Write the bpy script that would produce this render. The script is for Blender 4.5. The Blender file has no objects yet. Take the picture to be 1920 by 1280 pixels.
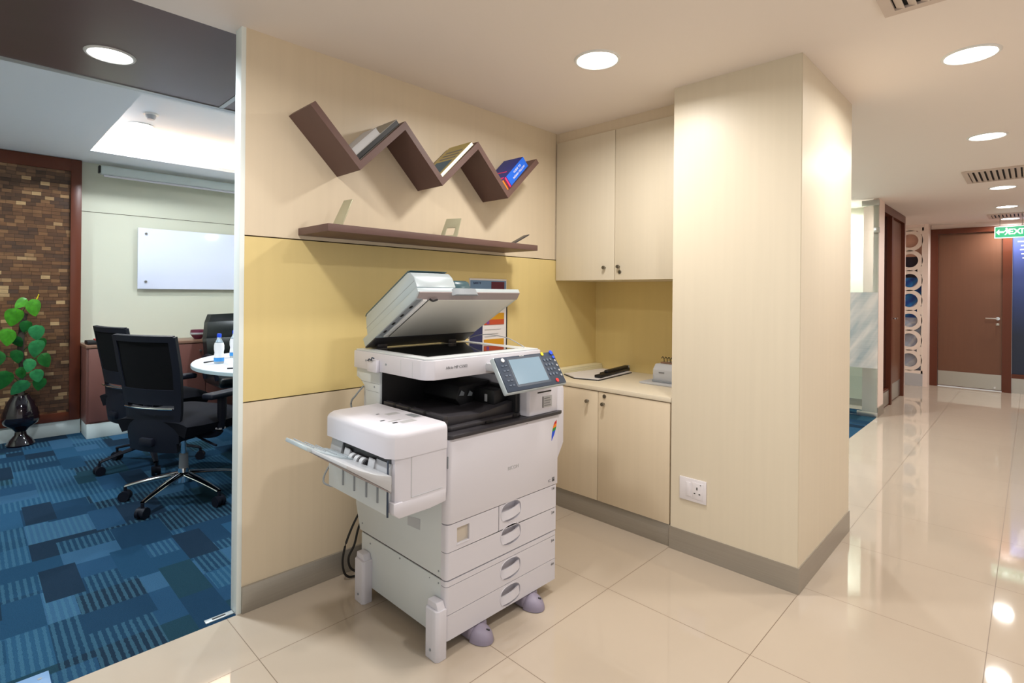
import bpy, bmesh, math, random
from mathutils import Matrix, Vector
random.seed(7)
SC = bpy.context.scene
COL = SC.collection
PI = math.pi

# ------------------------------------------------------------------ camera, world, exposure
IMG_W, IMG_H, F_PX, CY_PX = 1920, 1280, 1001.76, 549.71
YAW, ROLL, EYE = 0.773154, 0.0093184, 1.28
cam_d = bpy.data.cameras.new('camera')
cam = bpy.data.objects.new('camera', cam_d); COL.objects.link(cam)
cam_d.sensor_fit = 'HORIZONTAL'; cam_d.sensor_width = 36.0
cam_d.lens = 36.0 * F_PX / IMG_W
cam_d.shift_x = 0.0
cam_d.shift_y = (CY_PX - IMG_H / 2) / IMG_W
cam_d.clip_start = 0.05; cam_d.clip_end = 60
fw = Vector((math.cos(YAW), math.sin(YAW), 0)); rt = Vector((math.sin(YAW), -math.cos(YAW), 0)); up = Vector((0, 0, 1))
r2 = rt * math.cos(ROLL) + up * math.sin(ROLL); u2 = -rt * math.sin(ROLL) + up * math.cos(ROLL)
cam.matrix_world = Matrix(((r2.x, u2.x, -fw.x, 0), (r2.y, u2.y, -fw.y, 0), (r2.z, u2.z, -fw.z, EYE), (0, 0, 0, 1)))
SC.camera = cam
SC.view_settings.view_transform = 'Standard'; SC.view_settings.look = 'None'
SC.view_settings.gamma = 1.0; SC.view_settings.use_curve_mapping = False
SC.view_settings.exposure = 0.06
wd = bpy.data.worlds.new('world'); SC.world = wd; wd.use_nodes = True
wd.node_tree.nodes['Background'].inputs[0].default_value = (1.0, 0.965, 0.92, 1)
wd.node_tree.nodes['Background'].inputs[1].default_value = 0.66

CEIL = 2.325
LAMP_W = 12.8          # watts of every ceiling downlight
# positions of the downlights: the two rows of the corridor bay
LAMPS_BAY = [(1.965, 1.40), (0.37, 1.40)]
LAMPS_ROW = [(3.015, 0.20), (4.614, 0.22), (6.847, 0.214), (8.318, 0.223), (9.60, 0.223), (1.42, 0.20)]

# ------------------------------------------------------------------ materials
def lin(c):
    return tuple((v / 12.92 if v <= 0.04045 else ((v + 0.055) / 1.055) ** 2.4) for v in (c[0] / 255, c[1] / 255, c[2] / 255)) + (1,)
def mat(name, rgb, rough=0.5, metal=0.0, noise=0.0, nscale=(8, 8, 8), bump=0.0, spec=0.5, emit=0.0, alpha=1.0, trans=0.0, coat=0.0, ior=1.45):
    m = bpy.data.materials.new(name); m.use_nodes = True
    nt = m.node_tree; b = nt.nodes['Principled BSDF']
    b.inputs['Base Color'].default_value = lin(rgb); b.inputs['Roughness'].default_value = rough
    b.inputs['Metallic'].default_value = metal; b.inputs['Specular IOR Level'].default_value = spec
    b.inputs['IOR'].default_value = ior
    b.inputs['Transmission Weight'].default_value = trans; b.inputs['Coat Weight'].default_value = coat
    b.inputs['Alpha'].default_value = alpha
    if emit: b.inputs['Emission Color'].default_value = lin(rgb); b.inputs['Emission Strength'].default_value = emit
    if noise or bump:
        tc = nt.nodes.new('ShaderNodeTexCoord'); mp = nt.nodes.new('ShaderNodeMapping'); nz = nt.nodes.new('ShaderNodeTexNoise')
        mp.inputs['Scale'].default_value = nscale; nz.inputs['Scale'].default_value = 1.0; nz.inputs['Detail'].default_value = 3
        nt.links.new(tc.outputs['Object'], mp.inputs[0]); nt.links.new(mp.outputs[0], nz.inputs['Vector'])
        if noise:
            mr = nt.nodes.new('ShaderNodeMapRange'); mr.inputs[1].default_value = 0.3; mr.inputs[2].default_value = 0.7
            mr.inputs[3].default_value = 1 - noise; mr.inputs[4].default_value = 1 + noise
            vm = nt.nodes.new('ShaderNodeVectorMath'); vm.operation = 'SCALE'
            vm.inputs[0].default_value = lin(rgb)[:3]
            nt.links.new(nz.outputs[0], mr.inputs[0]); nt.links.new(mr.outputs[0], vm.inputs['Scale'])
            nt.links.new(vm.outputs[0], b.inputs['Base Color'])
        if bump:
            bp = nt.nodes.new('ShaderNodeBump'); bp.inputs['Strength'].default_value = bump; bp.inputs['Distance'].default_value = 0.002
            nt.links.new(nz.outputs[0], bp.inputs['Height']); nt.links.new(bp.outputs[0], b.inputs['Normal'])
    return m
class NT:
    def __init__(s, name):
        s.m = bpy.data.materials.new(name); s.m.use_nodes = True; s.t = s.m.node_tree; s.b = s.t.nodes['Principled BSDF']
    def n(s, k, **kw):
        o = s.t.nodes.new(k)
        for a, v in kw.items(): setattr(o, a, v)
        return o
    def l(s, a, b): s.t.links.new(a, b)
    def math(s, op, a, b=None, c=None):
        o = s.n('ShaderNodeMath', operation=op)
        for i, x in enumerate((a, b, c)):
            if x is None: continue
            if isinstance(x, (int, float)): o.inputs[i].default_value = x
            else: s.l(x, o.inputs[i])
        return o.outputs[0]
    def mix(s, f, a, b):
        o = s.n('ShaderNodeMix', data_type='RGBA')
        for i, x in ((0, f), (6, a), (7, b)):
            if isinstance(x, (int, float)): o.inputs[i].default_value = x
            elif isinstance(x, tuple): o.inputs[i].default_value = x
            else: s.l(x, o.inputs[i])
        return o.outputs[2]
    def xyz(s):
        tc = s.n('ShaderNodeTexCoord'); sp = s.n('ShaderNodeSeparateXYZ'); s.l(tc.outputs['Object'], sp.inputs[0]); return tc.outputs['Object'], sp.outputs
    def comb(s, x, y, z=0.0):
        o = s.n('ShaderNodeCombineXYZ')
        for i, v in enumerate((x, y, z)):
            if isinstance(v, (int, float)): o.inputs[i].default_value = v
            else: s.l(v, o.inputs[i])
        return o.outputs[0]
    def white(s, v):
        o = s.n('ShaderNodeTexWhiteNoise', noise_dimensions='3D'); s.l(v, o.inputs[0]); return o.outputs[0]

def floor_tile_mat():
    t = NT('polished_vitrified_tile'); co, (x, y, z) = t.xyz()
    tx, ty, x0, y0 = 0.62, 0.602, 1.963, 0.714
    gx = t.math('DIVIDE', t.math('SUBTRACT', x, x0), tx); gy = t.math('DIVIDE', t.math('SUBTRACT', y, y0), ty)
    def line(g, size):
        fr = t.math('FRACT', t.math('ADD', g, 0.5)); d = t.math('ABSOLUTE', t.math('SUBTRACT', fr, 0.5))
        return t.math('LESS_THAN', d, 0.0013 / size)
    ln = t.math('MAXIMUM', line(gx, tx), line(gy, ty))
    cell = t.comb(t.math('FLOOR', gx), t.math('FLOOR', gy)); w = t.white(cell)
    nz = t.n('ShaderNodeTexNoise'); nz.inputs['Scale'].default_value = 2.2; nz.inputs['Detail'].default_value = 4; t.l(co, nz.inputs['Vector'])
    f = t.math('ADD', t.math('MULTIPLY', w, 0.25), t.math('MULTIPLY', nz.outputs[0], 0.75))
    base = t.mix(f, lin((190, 176, 159)), lin((181, 167, 150)))
    t.l(t.mix(ln, base, lin((120, 102, 84))), t.b.inputs['Base Color'])
    t.b.inputs['IOR'].default_value = 1.6
    t.l(t.math('ADD', t.math('MULTIPLY', ln, 0.4), 0.045), t.b.inputs['Roughness'])
    return t.m
def carpet_mat():
    t = NT('patchwork_blue_carpet'); co, (x, y, z) = t.xyz()
    def ramp(fac, cols):
        r = t.n('ShaderNodeValToRGB'); r.color_ramp.interpolation = 'CONSTANT'; e = r.color_ramp.elements
        e[0].position = 0; e[0].color = lin(cols[0]); e[1].position = 1.0 / len(cols); e[1].color = lin(cols[1])
        for i in range(2, len(cols)): q = e.new(i / len(cols)); q.color = lin(cols[i])
        t.l(fac, r.inputs[0]); return r.outputs[0]
    def layer(sx, sy, ox, oy, seed):
        cx = t.math('FLOOR', t.math('DIVIDE', t.math('ADD', x, ox), sx)); cy = t.math('FLOOR', t.math('DIVIDE', t.math('ADD', y, oy), sy))
        return t.white(t.comb(cx, cy, seed)), t.white(t.comb(cx, cy, seed + 3.3)), t.white(t.comb(cx, cy, seed + 7.7))
    cols = [(22, 52, 76), (32, 70, 98), (25, 60, 86), (46, 82, 110), (24, 54, 68), (20, 40, 58), (30, 64, 92)]
    a, a2, a3 = layer(0.30, 0.30, 0.07, 0.02, 1.0)
    b, b2, b3 = layer(0.22, 0.17, 0.11, 0.05, 2.0)
    c, c2, c3 = layer(0.13, 0.34, 0.02, 0.19, 5.0)
    ca = ramp(a, cols); cb = ramp(b, cols[::-1]); cc = ramp(c, cols[2:] + cols[:2])
    mb = t.math('GREATER_THAN', b2, 0.58); mc = t.math('GREATER_THAN', c2, 0.72)
    col = t.mix(mc, t.mix(mb, ca, cb), cc)
    st = t.math('ADD', t.math('MULTIPLY', t.math('GREATER_THAN', a3, 0.45), t.math('SUBTRACT', 1.0, mb)), t.math('MULTIPLY', t.math('GREATER_THAN', b3, 0.6), mb))
    st = t.math('MULTIPLY', st, t.math('SUBTRACT', 1.0, mc))
    nz0 = t.n('ShaderNodeTexNoise'); nz0.inputs['Scale'].default_value = 60; t.l(co, nz0.inputs['Vector'])
    sw = t.math('SINE', t.math('ADD', t.math('MULTIPLY', x, 262.0), t.math('MULTIPLY', nz0.outputs[0], 2.6)))
    stripe = t.math('MULTIPLY', t.math('GREATER_THAN', sw, 0.15), t.math('MINIMUM', st, 1.0))
    col = t.mix(t.math('MULTIPLY', stripe, 0.42), col, lin((62, 104, 124)))
    nz = t.n('ShaderNodeTexNoise'); nz.inputs['Scale'].default_value = 420; nz.inputs['Detail'].default_value = 2; t.l(co, nz.inputs['Vector'])
    mr = t.n('ShaderNodeMapRange'); mr.inputs[1].default_value = .3; mr.inputs[2].default_value = .7; mr.inputs[3].default_value = .72; mr.inputs[4].default_value = 1.3; t.l(nz.outputs[0], mr.inputs[0])
    vm = t.n('ShaderNodeVectorMath', operation='SCALE'); t.l(col, vm.inputs[0]); t.l(mr.outputs[0], vm.inputs['Scale'])
    t.l(vm.outputs[0], t.b.inputs['Base Color']); t.b.inputs['Roughness'].default_value = .95; t.b.inputs['Specular IOR Level'].default_value = .1
    bp = t.n('ShaderNodeBump'); bp.inputs['Strength'].default_value = .6; bp.inputs['Distance'].default_value = .004; t.l(nz.outputs[0], bp.inputs['Height']); t.l(bp.outputs[0], t.b.inputs['Normal'])
    return t.m
def mosaic_mat():
    t = NT('wooden_block_mosaic'); co, (x, y, z) = t.xyz()
    bw, bh = 0.062, 0.031
    row = t.math('FLOOR', t.math('DIVIDE', z, bh)); off = t.math('MULTIPLY', t.white(t.comb(row, 3.0, 0.0)), 1.0)
    gx = t.math('ADD', t.math('DIVIDE', x, bw), off); cx = t.math('FLOOR', gx)
    w = t.white(t.comb(cx, row, 1.0)); w2 = t.white(t.comb(cx, row, 9.0))
    r = t.n('ShaderNodeValToRGB'); e = r.color_ramp.elements
    e[0].position = 0; e[0].color = lin((70, 48, 32)); e[1].position = 1; e[1].color = lin((206, 172, 126))
    for p, c in ((.35, (92, 64, 44)), (.7, (116, 82, 56)), (.9, (140, 104, 72))): q = e.new(p); q.color = lin(c)
    t.l(w, r.inputs[0])
    fx = t.math('FRACT', gx); fz = t.math('FRACT', t.math('DIVIDE', z, bh))
    ln = t.math('MAXIMUM', t.math('LESS_THAN', fx, .03), t.math('LESS_THAN', fz, .07))
    nz = t.n('ShaderNodeTexNoise'); nz.inputs['Scale'].default_value = 30; t.l(t.comb(t.math('MULTIPLY', x, .4), y, t.math('MULTIPLY', z, 4.0)), nz.inputs['Vector'])
    vm = t.n('ShaderNodeVectorMath', operation='SCALE'); t.l(r.outputs[0], vm.inputs[0]); t.l(t.math('ADD', nz.outputs[0], .5), vm.inputs['Scale'])
    t.l(t.mix(t.math('MULTIPLY', ln, .8), vm.outputs[0], lin((30, 18, 12))), t.b.inputs['Base Color'])
    hgt = t.math('ADD', t.math('MULTIPLY', t.math('SUBTRACT', 1.0, ln), .5), t.math('ADD', t.math('MULTIPLY', w2, .5), t.math('MULTIPLY', t.math('MULTIPLY', fz, w), .8)))
    bp = t.n('ShaderNodeBump'); bp.inputs['Strength'].default_value = 1.0; bp.inputs['Distance'].default_value = .012; t.l(hgt, bp.inputs['Height']); t.l(bp.outputs[0], t.b.inputs['Normal'])
    t.b.inputs['Roughness'].default_value = .42
    return t.m
def wave_mat():
    t = NT('printed_wave_graphic'); co, (x, y, z) = t.xyz()
    wv = t.n('ShaderNodeTexWave', wave_type='BANDS', bands_direction='DIAGONAL'); wv.inputs['Scale'].default_value = 2.3; wv.inputs['Distortion'].default_value = 5; wv.inputs['Detail'].default_value = 2
    t.l(co, wv.inputs['Vector'])
    r = t.n('ShaderNodeValToRGB'); e = r.color_ramp.elements; e[0].color = lin((18, 70, 160)); e[1].color = lin((225, 235, 245)); q = e.new(.55); q.color = lin((40, 140, 210)); q = e.new(.8); q.color = lin((60, 110, 200)); t.l(wv.outputs[1], r.inputs[0])
    r2_ = t.n('ShaderNodeValToRGB'); r2_.color_ramp.interpolation = 'CONSTANT'; e = r2_.color_ramp.elements
    e[0].position = 0; e[0].color = (0, 0, 0, 1); e[1].position = 1; e[1].color = (1, 1, 1, 1)
    zn = t.math('DIVIDE', z, 2.3)
    low = t.math('LESS_THAN', z, .8); hi = t.math('GREATER_THAN', z, 1.68); mid = t.math('MULTIPLY', t.math('GREATER_THAN', z, 1.385), t.math('LESS_THAN', z, 1.69))
    c = t.mix(t.math('MULTIPLY', low, .75), r.outputs[0], lin((205, 208, 214)))
    c = t.mix(hi, c, lin((246, 196, 172))); c = t.mix(mid, c, lin((32, 20, 44)))
    t.l(c, t.b.inputs['Base Color']); t.b.inputs['Roughness'].default_value = .4
    return t.m
def frosted_streak_mat():
    t = NT('streaked_frosted_film'); co, (x, y, z) = t.xyz()
    nz = t.n('ShaderNodeTexNoise'); nz.inputs['Scale'].default_value = 1.0; nz.inputs['Detail'].default_value = 2
    u = t.math('ADD', t.math('MULTIPLY', y, 9.0), t.math('MULTIPLY', z, 5.5)); v = t.math('SUBTRACT', t.math('MULTIPLY', z, 1.4), y)
    t.l(t.comb(u, v, 0.0), nz.inputs['Vector'])
    nb = t.n('ShaderNodeTexNoise'); nb.inputs['Scale'].default_value = 1.0; t.l(t.comb(t.math('MULTIPLY', y, 3.0), t.math('MULTIPLY', z, 90.0), 0.0), nb.inputs['Vector'])
    mr = t.n('ShaderNodeMapRange'); mr.inputs[1].default_value = .35; mr.inputs[2].default_value = .68; t.l(nz.outputs[0], mr.inputs[0])
    c = t.mix(mr.outputs[0], lin((138, 148, 150)), lin((206, 196, 186)))
    c = t.mix(t.math('MULTIPLY', nb.outputs[0], .25), c, lin((225, 225, 222)))
    t.l(c, t.b.inputs['Base Color']); t.b.inputs['Roughness'].default_value = .35
    return t.m
def blue_frost_mat():
    t = NT('blue_frosted_glass'); co, (x, y, z) = t.xyz()
    r = t.n('ShaderNodeValToRGB'); e = r.color_ramp.elements
    e[0].position = .25; e[0].color = lin((30, 42, 66)); e[1].position = .95; e[1].color = lin((92, 104, 176)); q = e.new(.5); q.color = lin((48, 66, 120))
    t.l(t.math('DIVIDE', z, 2.3), r.inputs[0]); t.l(r.outputs[0], t.b.inputs['Base Color']); t.b.inputs['Roughness'].default_value = .3
    return t.m

M = {}
M['ceiling'] = mat('ceiling_paint', (238, 228, 220), .7)
M['mr_ceiling'] = mat('meeting_ceiling_paint', (236, 242, 247), .7)
M['laminate'] = mat('cream_laminate', (221, 205, 179), .36, noise=.016, nscale=(40, 40, 1.2))
M['laminate_door'] = mat('pale_laminate', (222, 211, 189), .40, noise=.014, nscale=(40, 40, 1.2))
M['yellow'] = mat('yellow_laminate', (224, 202, 140), .38, noise=.014, nscale=(24, 24, 1.2))
M['groove'] = mat('panel_groove', (70, 55, 40), .8)
M['jamb'] = mat('painted_end_trim', (234, 242, 240), .5)
M['skirt'] = mat('brushed_steel_skirting', (166, 160, 150), .32, .45, noise=.04, nscale=(2, 2, 160))
M['tile'] = floor_tile_mat(); M['carpet'] = carpet_mat(); M['mosaic'] = mosaic_mat(); M['wave'] = wave_mat(); M['film'] = frosted_streak_mat(); M['bluefrost'] = blue_frost_mat()
M['mrwall'] = mat('pale_green_white_paint', (206, 208, 190), .6)
M['mrskirt'] = mat('painted_skirting', (196, 206, 204), .5)
M['frame'] = mat('mahogany_frame', (94, 46, 28), .35, noise=.06, nscale=(8, 8, 1))
M['doorleaf'] = mat('walnut_door_veneer', (112, 76, 58), .32, noise=.03, nscale=(50, 50, 1.5))
M['credenza'] = mat('credenza_veneer', (112, 72, 64), .4, noise=.04, nscale=(8, 8, 1))
M['credtop'] = mat('credenza_top', (128, 96, 78), .35)
M['shelf'] = mat('mocha_laminate', (100, 75, 69), .5, noise=.03, nscale=(12, 12, 12))
M['darkceil'] = mat('dark_ceiling_panel', (98, 82, 84), .28, noise=.05, nscale=(3, 3, 3))
M['alu'] = mat('aluminium_strip', (188, 196, 198), .35, .3)
M['steel'] = mat('satin_steel', (190, 190, 186), .28, .9)
M['chrome'] = mat('polished_chrome', (225, 228, 230), .08, 1.0)
M['knob'] = mat('nickel_knob', (140, 136, 128), .25, .9)
M['lamp_on'] = mat('lamp_diffuser', (255, 252, 246), .5, emit=14.0)
M['cove_on'] = mat('cove_strip_lit', (255, 196, 150), .5, emit=9.0)
M['lamp_ring'] = mat('lamp_trim_ring', (232, 232, 228), .4)
M['vent'] = mat('vent_enamel', (206, 190, 178), .5); M['dark'] = mat('dark_void', (16, 14, 14), .8)
M['mfp'] = mat('off_white_plastic', (212, 210, 218), .42, bump=.02, nscale=(900, 900, 900))
M['mfp2'] = mat('cool_white_plastic', (206, 212, 214), .42)
M['mfpgrey'] = mat('light_grey_plastic', (184, 186, 190), .4)
M['mfpmid'] = mat('mid_grey_plastic', (142, 148, 154), .4)
M['mfpdark'] = mat('charcoal_plastic', (48, 46, 50), .38); M['mfpblack'] = mat('black_plastic', (16, 16, 20), .45)
M['mfprose'] = mat('warm_grey_plastic', (150, 138, 138), .4)
M['seam'] = mat('seam_shadow_line', (74, 66, 70), .8)
M['silver'] = mat('silver_plastic', (186, 198, 204), .3, .25); M['tealdark'] = mat('smoky_teal_plastic', (62, 88, 96), .25)
M['padwhite'] = mat('platen_pad', (214, 212, 204), .6)
M['glassblack'] = mat('platen_glass', (22, 26, 24), .04, coat=.5)
M['screen'] = mat('display_surface', (126, 152, 172), .12); M['panelgrey'] = mat('panel_slate', (52, 64, 82), .35)
M['key'] = mat('panel_key', (86, 98, 116), .4)
M['stab'] = mat('stabiliser_lilac_grey', (140, 132, 150), .45)
for n, c in dict(blue=(30, 80, 220), yellow=(230, 210, 40), red=(205, 40, 40), green=(40, 140, 60), orange=(240, 130, 30), white=(240, 240, 240), black=(20, 20, 22), grey=(120, 120, 124), navy=(48, 52, 92), maroon=(98, 36, 58), skyblue=(112, 146, 184), paper=(226, 222, 222), pink=(225, 50, 110), lgrey=(176, 176, 178), bookblue=(30, 44, 130), spineblue=(30, 100, 215), cream=(232, 224, 190), coverkhaki=(190, 176, 110), bookgrey=(140, 138, 130), teal=(50, 100, 130), sand=(196, 186, 172), skyb=(60, 150, 220), amber=(206, 150, 40), brick=(190, 80, 50), purple=(120, 70, 140), green2=(0, 140, 90)).items():
    M['c_' + n] = mat('ink_' + n, c, .45)
M['c_grn_lit'] = mat('exit_green_lit', (20, 150, 100), .4, emit=.5); M['c_wht_lit'] = mat('exit_white_lit', (235, 255, 248), .4, emit=1.0)
M['fabric'] = mat('black_upholstery', (12, 14, 22), .85, spec=.2, bump=.3, nscale=(300, 300, 300)); M['mesh'] = mat('black_mesh_fabric', (8, 9, 12), .8, spec=.15, bump=.5, nscale=(500, 500, 500))
M['chairplas'] = mat('chair_black_plastic', (18, 21, 32), .5, spec=.25); M['leather'] = mat('black_leather', (18, 24, 26), .3, bump=.4, nscale=(14, 14, 14))
M['whitetable'] = mat('white_table_laminate', (232, 232, 240), .25); M['tableedge'] = mat('table_edge_band', (180, 200, 204), .4)
M['wboard'] = mat('white_glass_board', (222, 230, 250), .12)
M['bottle'] = mat('clear_bottle', (220, 238, 246), .1, trans=.6, alpha=1)
M['vase'] = mat('black_glazed_ceramic', (20, 14, 20), .08, coat=.6); M['stem'] = mat('moss_pole', (62, 54, 46), .9)
def leaf_mat(n, c):
    m = mat(n, c, .35, noise=.25, nscale=(25, 25, 25)); m.node_tree.nodes['Principled BSDF'].inputs['Subsurface Weight'].default_value = .0; return m
M['leafA'] = leaf_mat('leaf_bright', (74, 150, 34)); M['leafB'] = leaf_mat('leaf_mid', (58, 142, 82)); M['leafC'] = leaf_mat('leaf_deep', (34, 100, 40))
M['punch'] = mat('beige_enamel', (182, 178, 150), .35, .2)
M['socket'] = mat('socket_white', (230, 226, 230), .35)
M['glass'] = mat('clear_glass', (235, 245, 242), .0, trans=1.0, ior=1.45)
M['darkglass'] = mat('dark_tinted_glass', (46, 26, 20), .08)
M['pinkwall'] = mat('warm_white_paint', (240, 222, 212), .6)
M['rings'] = mat('ring_screen_white', (240, 226, 214), .5)
M['cablemat'] = mat('cable_rubber', (34, 32, 30), .6)

# ------------------------------------------------------------------ mesh building
ORG = {}
class MB:
    def __init__(s): s.bm = bmesh.new()
    def _merge(s, t, mi=0, mx=None, recalc=True):
        if mx is not None: bmesh.ops.transform(t, matrix=mx, verts=t.verts)
        if recalc: bmesh.ops.recalc_face_normals(t, faces=t.faces)
        for f in t.faces: f.material_index = mi
        me = bpy.data.meshes.new('tmp'); t.to_mesh(me); t.free(); s.bm.from_mesh(me); bpy.data.meshes.remove(me)
        return s
    def box(s, x0, y0, z0, x1, y1, z1, bev=0, seg=2, mi=0, mx=None):
        t = bmesh.new(); bmesh.ops.create_cube(t, size=1)
        for v in t.verts: v.co = Vector(((x0 + x1) / 2 + v.co.x * (x1 - x0), (y0 + y1) / 2 + v.co.y * (y1 - y0), (z0 + z1) / 2 + v.co.z * (z1 - z0)))
        if bev: bmesh.ops.bevel(t, geom=t.edges[:], offset=bev, segments=seg, affect='EDGES', profile=.5, clamp_overlap=True)
        return s._merge(t, mi, mx)
    def prism(s, poly, ax, a, b, bev=0, seg=2, mi=0, mx=None, holes=(), bsel=None):
        """polygon in the plane across axis ax ('x': (y,z), 'y': (x,z), 'z': (x,y)), extruded from a to b"""
        def P3(p, c): return {'x': (c, p[0], p[1]), 'y': (p[0], c, p[1]), 'z': (p[0], p[1], c)}[ax]
        t = bmesh.new(); loops = []
        for pl in [poly] + list(holes):
            vs = [t.verts.new(P3(p, a)) for p in pl]; loops.append(vs)
            for i in range(len(vs)): t.edges.new((vs[i], vs[(i + 1) % len(vs)]))
        if holes: bmesh.ops.triangle_fill(t, edges=t.edges[:], use_beauty=True)
        else: t.faces.new(loops[0])
        r = bmesh.ops.extrude_face_region(t, geom=t.faces[:] )
        d = Vector(P3((0, 0), b - a))
        bmesh.ops.translate(t, vec=d, verts=[g for g in r['geom'] if isinstance(g, bmesh.types.BMVert)])
        bmesh.ops.recalc_face_normals(t, faces=t.faces)
        if bev:
            es = [e for e in t.edges if len(e.link_faces) == 2 and e.calc_face_angle(0) > .3]
            if bsel: es = [e for e in es if bsel(e)]
            bmesh.ops.bevel(t, geom=es, offset=bev, segments=seg, affect='EDGES', profile=.5, clamp_overlap=True)
        return s._merge(t, mi, mx)
    def cyl(s, p0, p1, r0, r1=None, n=24, mi=0, mx=None):
        r1 = r0 if r1 is None else r1; p0 = Vector(p0); p1 = Vector(p1); d = p1 - p0
        t = bmesh.new(); bmesh.ops.create_cone(t, cap_ends=True, segments=n, radius1=r0, radius2=r1, depth=d.length)
        q = Vector((0, 0, 1)).rotation_difference(d.normalized()).to_matrix().to_4x4(); q.translation = (p0 + p1) / 2
        bmesh.ops.transform(t, matrix=q, verts=t.verts)
        return s._merge(t, mi, mx)
    def lathe(s, prof, c=(0, 0, 0), n=32, mi=0, mx=None):
        t = bmesh.new(); rings = []
        for r, z in prof:
            if r < 1e-5: rings.append([t.verts.new((c[0], c[1], c[2] + z))])
            else: rings.append([t.verts.new((c[0] + r * math.cos(2 * PI * i / n), c[1] + r * math.sin(2 * PI * i / n), c[2] + z)) for i in range(n)])
        for A, B in zip(rings, rings[1:]):
            for i in range(n):
                j = (i + 1) % n
                if len(A) == 1 and len(B) == 1: continue
                if len(A) == 1: t.faces.new((A[0], B[j], B[i]))
                elif len(B) == 1: t.faces.new((A[i], A[j], B[0]))
                else: t.faces.new((A[i], A[j], B[j], B[i]))
        return s._merge(t, mi, mx)
    def tube(s, pts, r, n=8, mi=0, sub=6, mx=None):
        P = [Vector(p) for p in pts]
        if sub > 1 and len(P) > 2:
            Q = []
            for i in range(len(P) - 1):
                a = P[max(i - 1, 0)]; b = P[i]; c = P[i + 1]; d = P[min(i + 2, len(P) - 1)]
                for k in range(sub):
                    u = k / sub; Q.append(.5 * ((2 * b) + (c - a) * u + (2 * a - 5 * b + 4 * c - d) * u * u + (3 * b - a - 3 * c + d) * u ** 3))
            Q.append(P[-1]); P = Q
        t = bmesh.new(); rings = []; ref = Vector((0, 0, 1))
        for i, p in enumerate(P):
            d = (P[min(i + 1, len(P) - 1)] - P[max(i - 1, 0)]).normalized()
            if abs(d.dot(ref)) > .95: ref = Vector((1, 0, 0)) if abs(d.x) < .9 else Vector((0, 1, 0))
            u = d.cross(ref).normalized(); v = d.cross(u)
            rr = r[min(i * len(r) // len(P), len(r) - 1)] if isinstance(r, (list, tuple)) else r
            rings.append([t.verts.new(p + (u * math.cos(2 * PI * k / n) + v * math.sin(2 * PI * k / n)) * rr) for k in range(n)])
        for A, B in zip(rings, rings[1:]):
            for k in range(n): t.faces.new((A[k], A[(k + 1) % n], B[(k + 1) % n], B[k]))
        t.faces.new(rings[0]); t.faces.new(rings[-1])
        return s._merge(t, mi, mx)
    def grid(s, fn, nu, nv, thick=0, mi=0, mx=None):
        t = bmesh.new(); V = [[t.verts.new(fn(i / nu, j / nv)) for j in range(nv + 1)] for i in range(nu + 1)]
        for i in range(nu):
            for j in range(nv): t.faces.new((V[i][j], V[i + 1][j], V[i + 1][j + 1], V[i][j + 1]))
        bmesh.ops.recalc_face_normals(t, faces=t.faces)
        if thick: bmesh.ops.solidify(t, geom=t.faces[:], thickness=thick)
        return s._merge(t, mi, mx, recalc=bool(thick))
    def text(s, body, size, mx, mi=0, depth=.0004, bold=0.0, align='CENTER'):
        cu = bpy.data.curves.new('tmp', 'FONT'); cu.body = body; cu.size = size; cu.extrude = depth; cu.align_x = align; cu.align_y = 'CENTER'; cu.offset = bold
        ob = bpy.data.objects.new('tmp', cu); me = bpy.data.meshes.new_from_object(ob)
        t = bmesh.new(); t.from_mesh(me); bpy.data.objects.remove(ob); bpy.data.curves.remove(cu); bpy.data.meshes.remove(me)
        return s._merge(t, mi, mx, recalc=False)
    def build(s, name, mats, parent=None, smooth=True, loc=None, label=None):
        bm = s.bm
        if not isinstance(mats, (list, tuple)): mats = [mats]
        if parent is not None: o0 = ORG[parent.name]
        elif loc is not None: o0 = Vector(loc)
        else:
            xs = [v.co for v in bm.verts]; o0 = Vector(((min(c.x for c in xs) + max(c.x for c in xs)) / 2, (min(c.y for c in xs) + max(c.y for c in xs)) / 2, min(c.z for c in xs)))
        bmesh.ops.translate(bm, vec=-o0, verts=bm.verts)
        me = bpy.data.meshes.new(name); bm.to_mesh(me); bm.free()
        for m in mats: me.materials.append(M[m] if isinstance(m, str) else m)
        if smooth:
            me.shade_smooth()
            me.set_sharp_from_angle(angle=math.radians(35))
        ob = bpy.data.objects.new(name, me); COL.objects.link(ob)
        if parent is not None: ob.parent = parent
        else: ob.location = o0
        ORG[ob.name] = o0
        if label: ob['label'] = label
        return ob
def tag(o, label, cat, group=None, kind=None):
    o['label'] = label; o['category'] = cat
    if group: o['group'] = group
    if kind: o['kind'] = kind
    return o
def struct(o): o['kind'] = 'structure'; return o
def thing(name, loc, label, cat, group=None, rz=0.0, local=False):
    o = bpy.data.objects.new(name, None); COL.objects.link(o); o.location = loc; o.rotation_euler = (0, 0, rz); o.empty_display_size = .1
    ORG[o.name] = Vector((0, 0, 0)) if local else Vector(loc)
    return tag(o, label, cat, group)
def copy_tree(o, loc, rz=None, label=None, group=None):
    def rec(a, par):
        c = a.copy(); COL.objects.link(c); c.parent = par; ORG[c.name] = ORG.get(a.name, Vector((0, 0, 0)))
        for ch in [q for q in a.children]: rec(ch, c)
        return c
    r = rec(o, None); r.location = loc
    if rz is not None: r.rotation_euler = (0, 0, rz)
    if label: r['label'] = label
    if group: r['group'] = group
    return r
def facing(origin, u, v):
    """matrix: local x->u, y->v, z->u x v, at origin"""
    u = Vector(u).normalized(); v = Vector(v).normalized(); w = u.cross(v)
    return Matrix(((u.x, v.x, w.x, origin[0]), (u.y, v.y, w.y, origin[1]), (u.z, v.z, w.z, origin[2]), (0, 0, 0, 1)))
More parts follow.
